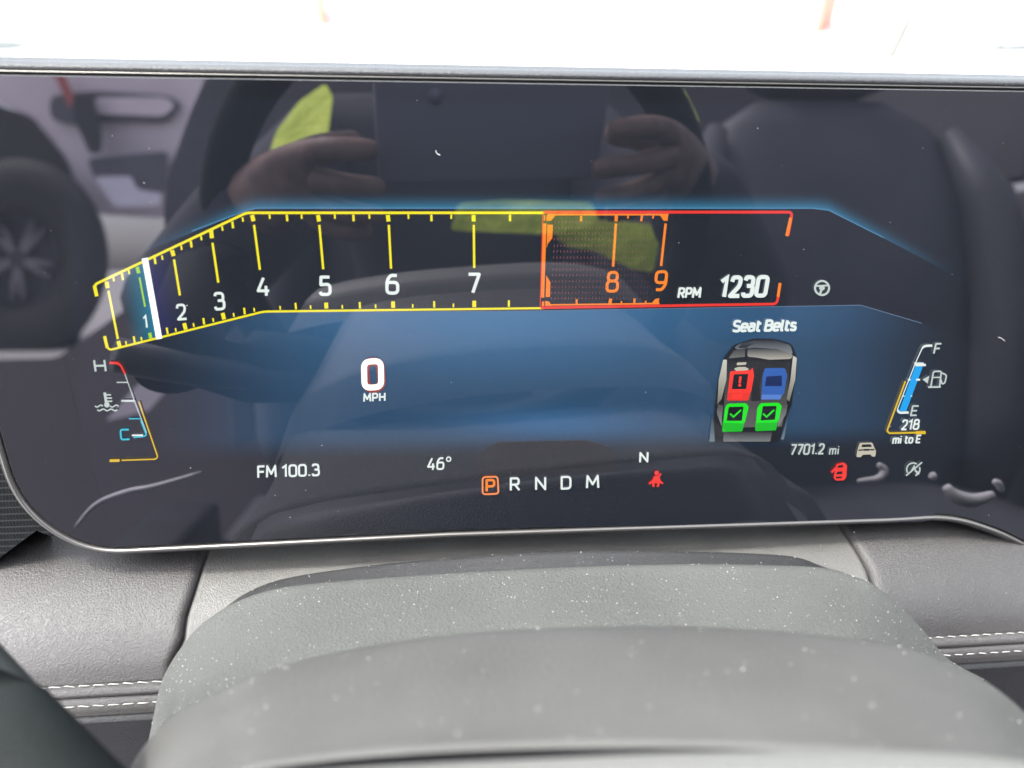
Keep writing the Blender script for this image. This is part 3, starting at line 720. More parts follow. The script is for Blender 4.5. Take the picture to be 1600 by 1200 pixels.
# woven dark trim left of the pads
tw = MB()
tw.add([P(*q, -.006) for q in [(-160, 600), (20, 640), (80, 838), (57, 829), (-4, 874), (-160, 985)]] + [P(*q, -.03) for q in [(-160, 600), (20, 640), (80, 838), (57, 829), (-4, 874), (-160, 985)]], [(0, 1, 2, 3, 4, 5)] + [(i, (i + 1) % 6, 6 + (i + 1) % 6, 6 + i) for i in range(6)])
M['weave'], n_, b_ = principled('woven trim', (.01, .011, .012), .8, spec=.1)
tc = n_.nodes.new('ShaderNodeTexCoord'); wv = n_.nodes.new('ShaderNodeTexBrick'); wv.inputs['Scale'].default_value = 420
wv.inputs['Color1'].default_value = (.008, .009, .01, 1); wv.inputs['Color2'].default_value = (.011, .012, .013, 1); wv.inputs['Mortar'].default_value = (.035, .035, .036, 1); wv.inputs['Mortar Size'].default_value = .03
n_.links.new(tc.outputs['Object'], wv.inputs['Vector']); n_.links.new(wv.outputs['Color'], b_.inputs['Base Color'])
tw.build('woven_trim', M['weave'], dash)
# top of the dash behind the display
dtop = MB(); dtop.box((.1, .62, CAM.z - .30), (1.5, .56, .05)); dtop.build('dash_top', M['dash_top'], dash, bevel=.01)

# ------------------------------------------------------------------ steering column cover
scol = empty('steering_column_cover', W(850, 950, .25), 'dusty grey moulded column cover with raised lip just below the display', 'column cover')
def loft(ribs, name, mat, parent, n=110, sub=5):
    rr = [catmull([tuple(p) for p in r], n) for r in ribs]
    cols = []
    for k in range(n): cols.append(catmull([r[k] for r in rr], (len(rr) - 1) * sub + 1))
    rows = [[W(*cols[k][j]) for k in range(n)] for j in range(len(cols[0]))]
    return grid(rows, name, mat, parent, True)
def rib(pts, d, ends=.0, dy=0):
    n = len(pts); out = []
    for i, (x, y) in enumerate(pts):
        u = 2 * i / (n - 1) - 1; out.append((x, y + dy, d + ends * u ** 4))
    return out
crest = [(345, 955), (380, 929), (423, 910), (470, 899), (530, 890), (610, 880), (700, 872), (820, 863.5), (950, 859.5), (1060, 861), (1200, 866), (1250, 872), (1290, 887), (1340, 903)]
lipf = [(345, 957), (380, 936), (433, 921), (480, 913), (533, 908), (610, 902), (700, 896), (820, 889), (940, 884.5), (1060, 882), (1200, 883.5), (1250, 885), (1290, 888), (1340, 904)]
M['lip'] = simple('column lip plastic', (.045, .045, .045), .26, spec=.8, g=dict(scale=1500, strength=.5, dist=.0004))
mid = [(a_[0], a_[1] * .5 + b_[1] * .5) for a_, b_ in zip(crest, lipf)]
loft([rib(crest, .300, .0, 22), rib(crest, .284, 0, 6), rib(crest, .277, 0, 0), rib(mid, .272), rib(lipf, .268), rib(lipf, .2665, 0, 4)], 'raised_lip', M['lip'], scol, sub=4)
top0 = [(222, 1205), (236, 1140), (250, 1075), (266, 1038), (291, 1002), (320, 972), (367, 942), (433, 920), (533, 908.5), (700, 896.5), (900, 886), (1066, 882), (1200, 883.5), (1290, 888), (1340, 903), (1364, 913), (1402, 942), (1442, 985), (1482, 1030), (1540, 1062)]
cx0, cy0 = 860, 1180
def shrink(pts, s, sy=None, cy=1130):
    sy = sy or s
    return [(cx0 + (x - cx0) * s, cy + (y - cy) * sy) for x, y in pts]
loft([rib(top0, .285, 0, 30), rib(top0, .272, 0, 8), rib(top0, .2655, 0, 0), rib(shrink(top0, .985, .93), .259), rib(shrink(top0, .97, .80), .249), rib(shrink(top0, .955, .62), .236), rib(shrink(top0, .95, .40), .222, 0), rib(shrink(top0, .95, .1), .205, 0)],
     'cover_shell', M['shroud'], scol, sub=6)

# ------------------------------------------------------------------ steering wheel: hub below the camera, rim round it
wheel = empty('steering_wheel', W(860, 1500, .12), 'out of focus grey steering wheel hub and dark rim nearest the camera', 'steering wheel')
hb = [(196, 1215), (222, 1170), (262, 1126), (306, 1098), (345, 1080), (392, 1057), (455, 1037), (533, 1018), (620, 1003), (700, 992.5), (800, 984.5), (900, 980), (1066, 979), (1250, 989), (1400, 1009), (1465, 1030), (1545, 1068), (1610, 1122), (1700, 1215)]
loft([rib(hb, .205, 0, 40), rib(hb, .190, 0, 8), rib(hb, .184, 0, 0), rib(shrink(hb, .99, .95, 1300), .176), rib(shrink(hb, .98, .82, 1300), .162), rib(shrink(hb, .97, .66, 1300), .147), rib(shrink(hb, .96, .50, 1300), .134), rib(shrink(hb, .95, .45, 1300), .1300), rib(shrink(hb, .94, .41, 1300), .1285)],
     'hub_cover', M['hub'], wheel, sub=6)
ab = [(-50, 1290), (100, 1256), (260, 1232), (420, 1212), (560, 1200), (700, 1192), (850, 1185), (1000, 1178), (1150, 1174), (1300, 1172), (1450, 1175), (1560, 1184), (1700, 1205), (1800, 1240)]
loft([rib(ab, .134, 0, 16), rib(ab, .124, 0, 3), rib(ab, .120, 0, 0), rib(ab, .116, 0, 10), rib(ab, .108, 0, 60), rib(ab, .100, 0, 180), rib(ab, .098, 0, 420)], 'airbag_cover', M['airbag'], wheel, sub=5)
sp = MB(); sp.tube([Vector((-.158, -.08, CAM.z - .10)), Vector((-.165, -.02, CAM.z - .11)), W(-195, 1055, .172), W(-45, 1205, .160), W(80, 1340, .150), W(230, 1515, .14)], [.014, .018, .0225, .0215, .021, .02], 28, flat=.8)
sp.build('spoke', M['rim'], wheel, True)
sp = MB(); sp.tube([W(-215, 870, .192), W(-85, 1005, .183), W(45, 1145, .172), W(165, 1265, .162)], [.0085, .008, .0075, .007], 20)
sp.build('spoke_trim', M['rim_trim'], wheel, True)
sp = MB(); sp.tube([W(1950, 1190, .185), W(1790, 1190, .19), W(1700, 1170, .195), W(1680, 1110, .20), W(1760, 1020, .21)], [.016, .014, .0125, .012, .015], 20)
sp.build('spoke', M['rim'], wheel, True)
# rim
hubc = W(830, 1650, .14)
axis = Vector((0, -.94, .34)).normalized(); e1 = Vector((1, 0, 0)); e2 = axis.cross(e1).normalized()
if e2.z < 0: e2 = -e2
rimc = Vector((.02, -.09, CAM.z - .085))
rp = [rimc + e1 * (.185 * math.cos(2 * math.pi * k / 64)) + e2 * (.175 * math.sin(2 * math.pi * k / 64)) for k in range(65)]
sp = MB(); sp.tube(rp, .0155, 20, cap=False); sp.build('rim', M['rim'], wheel, True)
print('RIM top', rp[16], 'hub', hubc)

# ------------------------------------------------------------------ dust
def specks(name, pts, label, r0=.00008, r1=.00032):
    b = MB()
    for p in pts:
        r = r0 + (r1 - r0) * random.random() ** 3; ax = Vector((random.gauss(0, 1), random.gauss(0, 1), random.gauss(0, 1))).normalized(); bx = ax.orthogonal().normalized(); cx = ax.cross(bx)
        e_ = random.uniform(1, 2.2)
        b.add([p + ax * r * e_, p - ax * r * e_, p + bx * r, p - bx * r, p + cx * r, p - cx * r], [(0, 2, 4), (0, 4, 3), (0, 3, 5), (0, 5, 2), (1, 4, 2), (1, 3, 4), (1, 5, 3), (1, 2, 5)])
    o = b.build(name, M['dust']); tag(o, label, 'dust', kind='stuff'); return o
def on_mesh(o, n, filt=None):
    me = o.data; out = []; polys = [p for p in me.polygons]; mw = o.matrix_world
    ws = [p.area for p in polys]; bpy.context.view_layer.update(); mw = o.matrix_world
    for p in random.choices(polys, ws, k=n):
        vs = [mw @ me.vertices[i].co for i in p.vertices]; a_, b_ = random.random(), random.random()
        q = vs[0].lerp(vs[1], a_).lerp(vs[3].lerp(vs[2], a_), b_)
        out.append(q)
    return out
D = bpy.data.objects
specks('dust', on_mesh(D['cover_shell'], 3200) + on_mesh(D['raised_lip'], 320), 'white dust specks scattered over the grey column cover', .00004, .00022)
specks('dust', on_mesh(D['hub_cover'], 300), 'blurred pale dust specks lying on the steering wheel hub', .00006, .00024)
specks('dust', on_mesh(D['left_pad'], 420) + on_mesh(D['centre_pad'], 350) + on_mesh(D['right_pad'], 400), 'fine pale dust on the leather pads below the display', .00004, .00018)
specks('dust', [P(random.uniform(-20, 1620), random.uniform(125, 850), .0002) for _ in range(110)], 'few tiny dust specks stuck to the black display glass', .00003, .00015)
lint = MB(); lint.tube([P(681, 235, .0003), P(682, 239, .0003), P(685, 241.5, .0003), P(688, 242, .0003)], .00011, 5)
tag(lint.build('lint_fibre', M['dust']), 'tiny curled white lint fibre on the upper glass', 'lint')
lint = MB(); lint.tube([P(1560, 527, .0003), P(1564, 528, .0003), P(1568, 531, .0003), P(1570, 533, .0003)], .0001, 5)
tag(lint.build('lint_fibre', M['dust']), 'tiny bent lint fibre at the right edge of the glass', 'lint')

# ------------------------------------------------------------------ the place around: ground, own car, neighbours
ZC = CAM.z
def CF(x, y, z): return CAM + ROT @ Vector((x, y, z))      # right, up, back from the lens
M['ground'] = simple('pale concrete', (.46, .45, .43), .85, g=dict(scale=3, strength=.3, dist=.01, kind='noise', colvar=(1.4, (.40, .39, .37), (.52, .51, .49)), detail=8))
gr = MB(); gr.add([(-300, -300, 0), (300, -300, 0), (300, 300, 0), (-300, 300, 0)], [(0, 1, 2, 3)])
tag(gr.build('ground', M['ground']), kind='structure')
M['cabin'] = simple('dark cabin lining', (.11, .108, .12), .8, g=dict(scale=300, strength=.3, kind='noise'))
M['cloth'] = simple('grey headlining', (.16, .155, .155), .9, g=dict(scale=300, strength=.3, kind='noise'))
M['seatlea'] = simple('dark seat leather', (.07, .074, .084), .5, g=dict(scale=500, strength=.4, colvar=(8, (.06, .064, .073), (.085, .09, .10))))
M['carpaint'] = simple('white car paint', (.75, .75, .74), .3, spec=.6)
M['metal'] = simple('bright trim', (.7, .68, .68), .25, metal=.6)
M['black'] = simple('black plastic', (.02, .02, .022), .5)
M['rubber'] = simple('tyre rubber', (.028, .028, .03), .75, g=dict(scale=60, strength=.5, dist=.004, kind='noise'))
cabn = empty('car_cabin', (.35, -.5, .3), 'open topped car interior with dark lining and open left doorway around the display', 'car interior')
def part(name, mat, boxes, parent, bevel=0):
    b = MB()
    for bx in boxes: b.box(*bx)
    return b.build(name, M[mat], parent, bevel=bevel)
part('windscreen_header', 'cabin', [((.335, .06, ZC + .41), (1.6, .07, .035))], cabn, .01)
part('side_wall', 'cabin', [((1.14, -.4, .62), (.06, 2.9, .66))], cabn, .01)
part('side_wall', 'cabin', [((1.14, -1.3, 1.12), (.05, .9, .30))], cabn, .01)  # upper piece added to block the bright outside from the glass reflection
part('rear_wall', 'cabin', [((.35, -1.75, .95), (1.75, .06, 1.5))], cabn, .01)  # raised well above the seats to keep bright ground out of the reflection
part('cabin_floor', 'cabin', [((.35, -.5, .25), (1.58, 2.5, .06))], cabn)
part('door_pillar', 'cabin', [((-.47, -1.45, .66), (.06, .40, .82))], cabn, .01)
part('front_bulkhead', 'cabin', [((.35, .66, .45), (1.5, .05, .46))], cabn, .01)
part('door_sill', 'black', [((-.50, -.2, .30), (.12, 1.5, .12))], cabn, .02)
for sx in (-.46, 1.13):
    b = MB(); b.tube([(sx, .95, ZC - .02), (sx, .55, ZC + .20), (sx, .08, ZC + .40)], .032, 12); b.build('roof_pillar', M['cabin'], cabn, True)
# bonnet ahead of the windscreen
rows = []
for i in range(16):
    t = i / 15; y = .98 + 1.05 * t; rows.append([Vector((.35 + 1.6 * (k / 20 - .5), y, ZC - .22 - .10 * t - .06 * t * t - .05 * (2 * k / 20 - 1) ** 4)) for k in range(21)])
grid(rows, 'bonnet', M['carpaint'], cabn)
m, n_, b_ = principled('windscreen glass', (1, 1, 1), 0, .5)
for nd_ in list(n_.nodes): n_.nodes.remove(nd_)
om = n_.nodes.new('ShaderNodeOutputMaterial'); mx = n_.nodes.new('ShaderNodeMixShader'); tr = n_.nodes.new('ShaderNodeBsdfTransparent'); gl = n_.nodes.new('ShaderNodeBsdfGlossy'); fr = n_.nodes.new('ShaderNodeFresnel')
tr.inputs[0].default_value = (.90, .93, .91, 1); gl.inputs['Roughness'].default_value = .01; fr.inputs[0].default_value = 1.45
n_.links.new(fr.outputs[0], mx.inputs[0]); n_.links.new(tr.outputs[0], mx.inputs[1]); n_.links.new(gl.outputs[0], mx.inputs[2]); n_.links.new(mx.outputs[0], om.inputs[0])
M['windscreen'] = m
rows = []
for i in range(9):
    t = i / 8; rows.append([Vector((.335 + 1.56 * (k / 20 - .5), .97 - .89 * t - .10 * (2 * k / 20 - 1) ** 2, ZC - .06 + .47 * t + .02 * math.sin(math.pi * t))) for k in range(21)])
grid(rows, 'windscreen', M['windscreen'], cabn)

# seats
def seat_(x, label):
    s = empty('car_seat', (x, -.75, .3), label, 'car seat', 'front seats of the car')
    def cush(name, rows_, parent=s):
        b = MB()
        n = 24; vs = []; fs = []
        for (cx, cy, cz, rx, ry) in rows_:
            for k in range(n):
                a_ = 2 * math.pi * k / n; c_, s_ = math.cos(a_), math.sin(a_)
                vs.append((cx + rx * math.copysign(abs(c_) ** .55, c_), cy + ry * math.copysign(abs(s_) ** .6, s_), cz))
        m_ = len(rows_)
        for i in range(m_ - 1):
            for k in range(n): fs.append((i * n + k, i * n + (k + 1) % n, (i + 1) * n + (k + 1) % n, (i + 1) * n + k))
        fs += [tuple(range(n))[::-1], tuple((m_ - 1) * n + k for k in range(n))]
        b.add(vs, fs); return b.build(name, M['seatlea'], parent, True)
    cush('seat_cushion', [(x, -.52, .28, .20, .22), (x, -.52, .30, .26, .27), (x, -.52, .36, .27, .29), (x, -.52, .41, .24, .27), (x, -.52, .425, .15, .2)])
    cush('backrest', [(x, -.76, .36, .22, .05), (x, -.78, .42, .26, .08), (x, -.80, .6, .275, .085), (x, -.83, .8, .285, .08), (x, -.86, .95, .27, .07), (x, -.88, 1.06, .21, .055), (x, -.89, 1.11, .13, .035)])
    for sx in (-1, 1):
        b = MB(); b.tube([(x + sx * .25, -.70, .40), (x + sx * .275, -.70, .55), (x + sx * .285, -.73, .75), (x + sx * .27, -.78, .93), (x + sx * .22, -.83, 1.05)], [.04, .055, .055, .045, .02], 14); b.build('bolster', M['seatlea'], s, True)
    cush('headrest', [(x, -.90, 1.12, .08, .03), (x, -.90, 1.14, .13, .05), (x, -.90, 1.20, .14, .055), (x, -.90, 1.26, .12, .05), (x, -.90, 1.28, .07, .03)])
    return s
seat_(.03, 'dark leather driver seat mirrored behind the hands in the glass')
seat_(.72, 'dark leather passenger seat mirrored at the right of the glass')

# ---- the person holding the phone, seen mirrored in the display
person = empty('person', (.03, -.55, .40), 'person in dark jacket and yellow safety vest holding a phone, mirrored in the glass', 'person')
M['skin'] = simple('brown skin', (.235, .15, .12), .55, g=dict(scale=160, strength=.5, dist=.001, kind='noise', colvar=(60, (.17, .105, .085), (.34, .225, .18))))
M['jacket'] = simple('dark jacket cloth', (.055, .057, .07), .85, g=dict(scale=120, strength=.5, kind='noise'))
M['jeans'] = simple('dark blue trousers', (.025, .03, .045), .9, g=dict(scale=300, strength=.4, kind='noise'))
M['vest'] = simple('yellow safety vest', (.74, .92, .08), .7, g=dict(scale=14, strength=.9, dist=.02, kind='noise', colvar=(18, (.58, .76, .06), (.82, .98, .12))))
M['hair'] = simple('dark hair', (.02, .017, .015), .6, g=dict(scale=200, strength=.6, kind='noise'))
def skin(name, nodes, edges, mat, root=0, sub=2):
    me = bpy.data.meshes.new(name); me.from_pydata([tuple(n_[0]) for n_ in nodes], edges, []); o = link(name, me, mat)
    md = o.modifiers.new('skin', 'SKIN'); md.use_smooth_shade = True
    for i, n_ in enumerate(nodes):
        r = n_[1]; me.skin_vertices[0].data[i].radius = r if isinstance(r, tuple) else (r, r)
    me.skin_vertices[0].data[root].use_root = True
    s_ = o.modifiers.new('sub', 'SUBSURF'); s_.levels = sub; s_.render_levels = sub
    adopt(o, person); return o
B = []; E = []
def nd2(p, r, par=None):
    B.append((Vector(p), r)); i = len(B) - 1
    if par is not None: E.append((par, i))
    return i
px_ = .03
pel = nd2((px_, -.60, .47), (.15, .12)); sp1 = nd2((px_, -.62, .64), (.135, .10), pel); ch = nd2((px_, -.60, .84), (.155, .11), sp1); nb = nd2((px_, -.58, 1.0), (.10, .075), ch)
nk = nd2((px_, -.55, 1.07), .052, nb); hd = nd2((px_, -.52, 1.14), (.066, .080), nk); h2 = nd2((px_, -.515, 1.20), (.074, .088), hd); h3 = nd2((px_, -.53, 1.25), (.05, .06), h2)
nd2((px_, -.418, 1.16), .012, hd)          # nose
for s_ in (-1, 1):
    nd2((px_ + s_ * .078, -.52, 1.17), (.008, .018), hd)    # ear
hands = []
for s_ in (-1, 1):
    sh = nd2((px_ + s_ * .175, -.57, .98), .062, nb)
    el = nd2((px_ + s_ * .315, -.30, .76), .046, sh)
    if s_ < 0: wr = CF(-.118, -.082, .035); pm = CF(-.096, -.058, .012)
    else: wr = CF(.200, -.072, .035); pm = CF(.180, -.045, .012)
    fo = nd2(Vector(B[el][0]).lerp(wr, .5), .038, el); wi = nd2(wr, (.024, .030), fo); pa = nd2(pm, (.026, .018), wi)
    if s_ < 0:
        F = [([(-.088, -.033, -.004), (-.066, -.028, -.011), (-.037, -.030, -.010)], .0086),
             ([(-.086, -.052, -.004), (-.064, -.052, -.014), (-.034, -.057, -.011)], .0086),
             ([(-.084, -.070, -.004), (-.062, -.073, -.013), (-.036, -.079, -.010)], .0082),
             ([(-.084, -.086, .000), (-.064, -.091, -.008), (-.046, -.092, -.007)], .008)]
        T_ = [(-.10, -.052, .024), (-.075, -.045, .028), (-.048, -.040, .026)]
    else:
        F = [([(.168, -.022, -.004), (.146, -.014, -.012), (.116, -.017, -.010)], .0088),
             ([(.168, -.040, -.004), (.143, -.040, -.015), (.108, -.046, -.011)], .0088),
             ([(.167, -.058, -.004), (.142, -.063, -.013), (.114, -.070, -.010)], .0083),
             ([(.166, -.074, .000), (.145, -.081, -.008), (.125, -.084, -.007)], .008)]
        T_ = [(.18, -.045, .024), (.155, -.038, .028), (.128, -.034, .026)]
    for pts_, r_ in F:
        prev = pa
        for k, q in enumerate(pts_): prev = nd2(CF(*q), r_ * (1.08, 1, .86)[k], prev)
    prev = pa
    for k, q in enumerate(T_): prev = nd2(CF(*q), (.013, .0115, .0095)[k], prev)
for s_ in (-1, 1):
    hp_ = nd2((px_ + s_ * .10, -.52, .47), .085, pel); kn = nd2((px_ + s_ * .17, -.10, .53), .062, hp_); an = nd2((px_ + s_ * .15, .22, .33), .04, kn); nd2((px_ + s_ * .15, .36, .31), (.035, .03), an)
skin('person_body', B, E, M['skin'])
def clothe(name, chain, mat, grow):
    idx = {}; nn = []; ee = []
    for path in chain:
        for a_, b_ in zip(path, path[1:]):
            for q in (a_, b_):
                if q not in idx: idx[q] = len(nn); r_ = B[q][1]; nn.append((B[q][0], tuple(v + grow for v in r_) if isinstance(r_, tuple) else r_ + grow))
            ee.append((idx[a_], idx[b_]))
    return skin(name, nn, ee, mat)
par = {b_: a_ for a_, b_ in E}
shs = [i for i in range(len(B)) if par.get(i) == nb and i != nk]
jch = [[pel, sp1, ch, nb]]
for sh in shs:
    el = [i for i in par if par[i] == sh][0]; fo = [i for i in par if par[i] == el][0]; wi = [i for i in par if par[i] == fo][0]
    jch.append([nb, sh, el, fo, wi])
clothe('jacket', jch, M['jacket'], .014)
hips = [i for i in par if par[i] == pel and i != sp1]; tch = []
for hq in hips:
    kn = [i for i in par if par[i] == hq][0]; an = [i for i in par if par[i] == kn][0]; tch.append([pel, hq, kn, an])
clothe('trousers', tch, M['jeans'], .016)
b = MB()
hv = [(px_, -.535, 1.235)]
rows = []
for i in range(9):
    t = math.pi * .5 * i / 8; rows.append([Vector((px_ + .082 * math.cos(t) * math.cos(a_), -.545 + .098 * math.cos(t) * math.sin(a_), 1.20 + .085 * math.sin(t))) for a_ in [2 * math.pi * k / 24 for k in range(25)]])
grid(rows, 'hair', M['hair'], person)
def slab(name, pts, dep, thick, mat, parent, bend=0.0):
    """an outline seen mirrored in the glass, built at its own distance with real thickness"""
    fs = tessellate_polygon([[Vector((x, y, 0)) for x, y in pts]]); n = len(pts)
    d_ = [dep if not callable(dep) else dep(x, y) for x, y in pts]
    b = MB(); b.add([V(x, y, d) for (x, y), d in zip(pts, d_)] + [V(x, y, d + thick) for (x, y), d in zip(pts, d_)],
                    [tuple(f) for f in fs] + [tuple(n + i for i in f)[::-1] for f in fs] + [(i, (i + 1) % n, n + (i + 1) % n, n + i) for i in range(n)])
    return b.build(name, M[mat], parent)
def sm_out(pts, r): return poly_round(pts, r)
slab('vest_panel', sm_out([(408, 282), (432, 205), (468, 158), (508, 130), (520, 150), (512, 215), (470, 240), (438, 300)], 8), lambda x, y: .90 - (y - 130) * .0006, .012, 'vest', person)
slab('vest_panel', sm_out([(1035, 150), (1045, 128), (1068, 140), (1092, 190), (1088, 240), (1040, 220)], 8), lambda x, y: .92 - (y - 130) * .0006, .012, 'vest', person)
slab('vest_panel', sm_out([(715, 318), (790, 312), (925, 316), (938, 352), (850, 366), (704, 360)], 8), .80, .012, 'vest', person)
slab('vest_panel', sm_out([(858, 352), (950, 344), (1034, 352), (1020, 425), (985, 420), (930, 392), (880, 384)], 8), .82, .012, 'vest', person)
slab('vest_stripe', sm_out([(772, 276), (935, 270), (938, 300), (772, 304)], 3), .80, .008, 'metal2', person) if False else None
# the phone
ph = empty('phone', CF(.04, -.022, .008), 'dark phone held level by both hands, mirrored in the upper glass', 'phone')
b = MB(); b.box(CF(.04, -.024, .0105), (.160, .077, .009), ROT); M['phone'] = simple('blue grey phone back', (.26, .28, .34), .4); b.build('phone_body', M['phone'], ph, bevel=.003)
b = MB(); b.box(CF(.040, -.024, .0154), (.154, .071, .0008), ROT); b.build('phone_screen', M['gap'], ph)
b = MB(); b.tube([CF(-.0, 0, .0062), CF(-.0, 0, .0045)], .0055, 24); b.build('lens_ring', M['phone'], ph, True)

# ---- outside, behind and to the left: a large pale loader with a big tyre, seen mirrored
M['loader'] = simple('pale lilac grey paint', (.8, .71, .77), .5, g=dict(scale=2, strength=.2, dist=.01, kind='noise', colvar=(1.5, (.72, .64, .70), (.84, .76, .81))))
M['loaderw'] = simple('light panel paint', (.72, .70, .80), .5)
M['dkpanel'] = simple('dark vehicle panel', (.10, .10, .12), .6)
M['redpaint'] = simple('red marker paint', (.45, .12, .11), .6)
DL = 7.4
slab('pillar_trim', sm_out([(345, 40), (322, 120), (298, 175), (264, 270), (256, 330), (262, 450), (430, 450), (430, 40)], 10), 1.25, .05, 'seatlea', cabn)
lo = empty('work_vehicle', V(120, 500, DL + .6), 'large pale work vehicle with a big black tyre, mirrored at the left', 'work vehicle')
slab('body_side', sm_out([(-160, -40), (430, -40), (420, 300), (300, 345), (150, 335), (128, 300), (60, 190), (0, 160), (-160, 160)], 20), DL + .5, 1.2, 'loader', lo)
slab('lower_panel', sm_out([(136, 248), (262, 236), (262, 300), (215, 300), (150, 285)], 10), DL + .3, .15, 'dkpanel', lo)
slab('step_plate', sm_out([(146, 276), (205, 275), (215, 296), (254, 302), (250, 322), (180, 324)], 8), DL + .22, .06, 'loaderw', lo)
slab('side_recess', sm_out([(78, 150), (150, 142), (268, 150), (285, 165), (262, 192), (170, 190), (110, 196), (78, 185)], 14), DL + .42, .05, 'dkpanel', lo)
slab('side_band', sm_out([(148, 152), (262, 152), (275, 166), (255, 182), (150, 178)], 10), DL + .36, .05, 'loader', lo)
slab('exhaust_stack', sm_out([(112, 150), (145, 148), (160, 210), (158, 240), (140, 240), (118, 190)], 10), DL + .2, .1, 'black', lo)
slab('marker_strip', sm_out([(82, 112), (100, 114), (120, 160), (108, 168)], 4), DL + .3, .04, 'redpaint', lo)
cx_, cy_ = 28, 405
def Vc(r, a_, d): return V(cx_ + r * math.cos(a_), cy_ + r * 1.12 * math.sin(a_), d)
rows = []
for r, d in [(62, .34), (66, .14), (78, .08), (100, .02), (124, .04), (138, .12), (142, .30), (140, .9)]:
    rows.append([Vc(r, 2 * math.pi * k / 48, DL + d) for k in range(49)])
ty = grid(rows, 'tyre', M['rubber'], lo)
wd_ = grid([[Vc(r, 2 * math.pi * k / 48, DL + d) for k in range(49)] for r, d in [(0.1, .24), (14, .22), (18, .34), (50, .36), (62, .30), (64, .18)]], 'wheel_disc', M['dkpanel'], lo)
b = MB()
M['spk'] = simple('grey wheel spokes', (.24, .23, .25), .4)
for k in range(10):
    a_ = 2 * math.pi * (k // 2) / 5 + .3 + (.16 if k % 2 else -.16); b = MB(); b.tube([Vc(12, a_, DL + .2), Vc(60, a_ , DL + .26)], .032, 8); b.build('wheel_spoke', M['spk'], lo, True)
M['archbl'] = M['black']
slab('wheel_arch', sm_out([(-160, 150), (-20, 158), (50, 182), (105, 250), (135, 340), (142, 420), (120, 560), (-160, 560)], 15), DL + .46, .3, 'archbl', lo)
# own car: the open driver's door and its sill are seen low at the left
dr = empty('door', V(120, 640, 1.6)); bpy.context.view_layer.update(); adopt(dr, cabn); bpy.context.view_layer.update()
M['doorlea'] = simple('brown grey door card', (.13, .11, .115), .6, g=dict(scale=200, strength=.3))
slab('door_lining', sm_out([(-120, 565), (90, 560), (200, 480), (340, 560), (440, 700), (440, 1100), (-120, 1100)], 16), 1.75, .05, 'doorlea', dr)
b = MB(); dh = Vector((-.50, .50, .55)); dv = Vector((-.82, .57 * -1 + .25, 0)).normalized()
dn = dv.cross(Vector((0, 0, 1)))
Rm = Matrix((dv, dn, Vector((0, 0, 1)))).transposed()
b.box(dh + dv * .55, (1.1, .07, .62), Rm); b.build('door_card', M['cabin'], dr, bevel=.02)
b = MB(); b.box(dh + dv * .55 + Vector((0, 0, .0)) - dn * .06, (.7, .08, .05), Rm); b.build('armrest', M['seatlea'], dr, bevel=.015)
b = MB(); b.tube([dh + dv * .3 + Vector((0, 0, .12)) - dn * .05, dh + dv * .36 + Vector((0, 0, .12)) - dn * .08, dh + dv * .48 + Vector((0, 0, .12)) - dn * .08, dh + dv * .54 + Vector((0, 0, .12)) - dn * .05], .011, 10); b.build('handle', M['metal'], dr, True)

slab('door_edge_trim', sm_out([(165, 658), (232, 642), (273, 596), (273, 560), (236, 583), (206, 610)], 5), 1.6, .02, 'loader', dr)
slab('door_latch', sm_out([(306, 568), (318, 572), (331, 588), (322, 597), (311, 593)], 4), 1.5, .02, 'loaderw', dr)
# ---- small bright fittings on the back of the steering wheel, caught in the glass
M['fit'] = simple('pale satin fitting', (.95, .91, .89), .4)
def curve_fit(name, pts, dep, r, par_=wheel):
    b = MB(); b.tube([V(x, y, dep) for x, y in catmull(pts, 14)], [r * (.55 + .45 * math.sin(math.pi * min(1, max(0, i / 13)))) for i in range(14)], 10); return b.build(name, M['fit'], par_, True)
curve_fit('paddle_edge', [(1478, 760), (1492, 775), (1520, 782), (1552, 773)], .42, .0042)
curve_fit('paddle_edge', [(1372, 725), (1382, 735), (1372, 748), (1340, 752)], .42, .0024)
curve_fit('switch_key', [(1453, 742), (1458, 744), (1462, 745)], .42, .0025)
curve_fit('switch_key', [(1552, 752), (1560, 756), (1566, 768)], .42, .0022)
curve_fit('paddle_edge', [(118, 824), (150, 788), (200, 768), (240, 760), (315, 738)], .42, .0016)

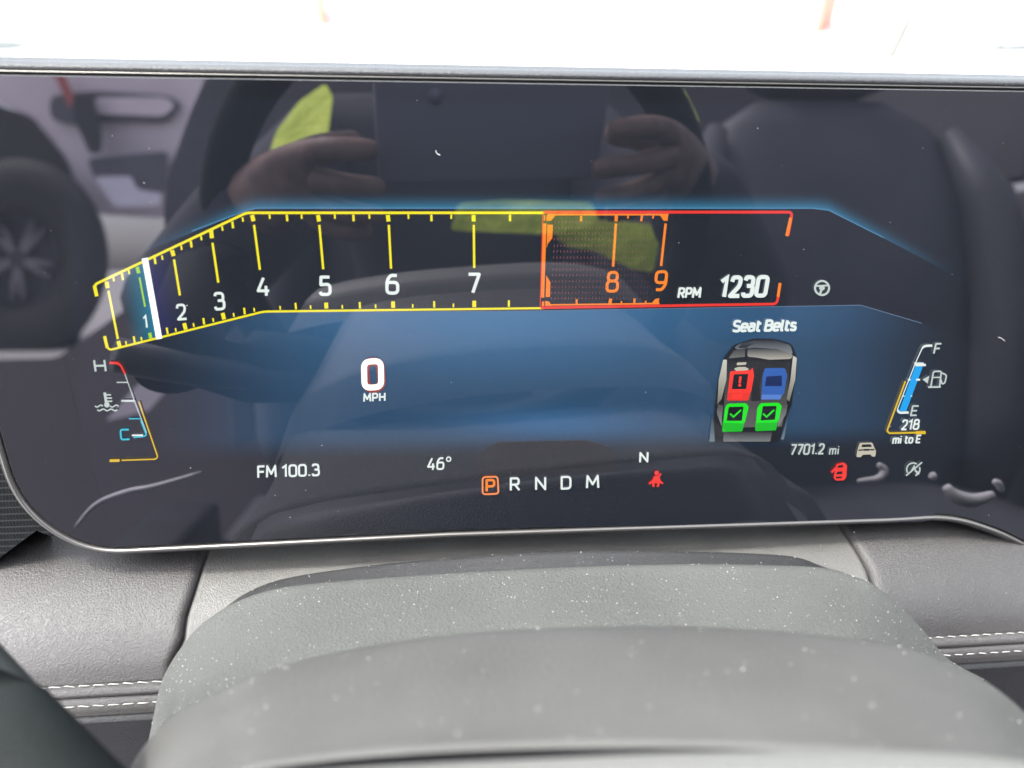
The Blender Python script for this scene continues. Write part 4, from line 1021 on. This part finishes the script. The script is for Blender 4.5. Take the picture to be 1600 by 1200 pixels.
# ---- beyond the windscreen: orange painted barrier boards, kerb, parked car, all bleached by daylight
M['or'] = simple('orange barrier paint', (.55, .20, .14), .6)
M['wall'] = simple('white wall', (.8, .8, .78), .8)
M['silver'] = simple('silver paint', (.42, .43, .42), .35)
def ground_pt(px, py, z=0):
    d = ray(px, py); t = (z - CAM.z) / d.z; return CAM + d * t
for (xa, ya, xb, yb, lab) in [(473, 15, 507, 40, 'left one of two orange boards standing beyond the windscreen'), (1297, 38, 1275, 52, 'right one of two orange boards standing beyond the windscreen')]:
    A_ = ground_pt(xa, ya); B_ = ground_pt(xb, yb); dd = (B_ - A_); L_ = dd.length; dd.normalize(); n__ = Vector((dd.y, -dd.x, 0))
    bo = empty('barrier_board', (A_ + B_) / 2, lab, 'barrier board', 'orange boards beyond the windscreen')
    Rb = Matrix((dd, n__, Vector((0, 0, 1)))).transposed()
    b = MB(); b.box((A_ + B_) / 2 + Vector((0, 0, .75)), (L_, .05, 1.5), Rb); b.build('board', M['or'], bo, bevel=.01)
    b = MB(); b.box((A_ + B_) / 2 + Vector((0, 0, 1.52)), (L_ + .06, .10, .05), Rb); b.build('board_cap', M['wall'], bo)

M['stain'] = simple('worn pavement stain', (.085, .09, .075), .8, g=dict(scale=8, strength=.3, kind='noise', colvar=(6, (.08, .085, .07), (.095, .10, .085))))  # added ground strips standing in for pale lines at the windscreen
M['stain2'] = simple('damp pavement', (.05, .06, .057), .7)  # added ground patches standing in for blurred shapes at the windscreen
def gmark(name, pts, mat, label):
    pts = poly_round(pts, 3, 4); fs = tessellate_polygon([[Vector((x, y, 0)) for x, y in pts]])
    o = mesh(name, [ground_pt(x, y, .004) for x, y in pts], [tuple(f) for f in fs], M[mat]); tag(o, kind='structure'); return o
gmark('pavement_joint', [(1434, -8), (1447, -8), (1400, 92), (1382, 92)], 'stain', '')
gmark('pavement_joint', [(1584, -8), (1590, -8), (1565, 74), (1558, 74)], 'stain', '')
gmark('pavement_stain', [(1536, 72), (1620, 66), (1620, 80), (1540, 80)], 'stain2', '')
gmark('pavement_stain', [(1470, 97), (1500, 93), (1528, 89), (1515, 98), (1490, 102)], 'stain2', '')
gmark('pavement_stain', [(984, 0), (1062, 4), (1056, 12), (984, 11)], 'stain2', '')
gmark('pavement_stain', [(-30, 62), (20, 62), (56, 70), (20, 78), (-30, 80)], 'stain2', '')
gmark('pavement_stain', [(198, 84), (290, 86), (290, 88), (198, 86)], 'stain2', '')
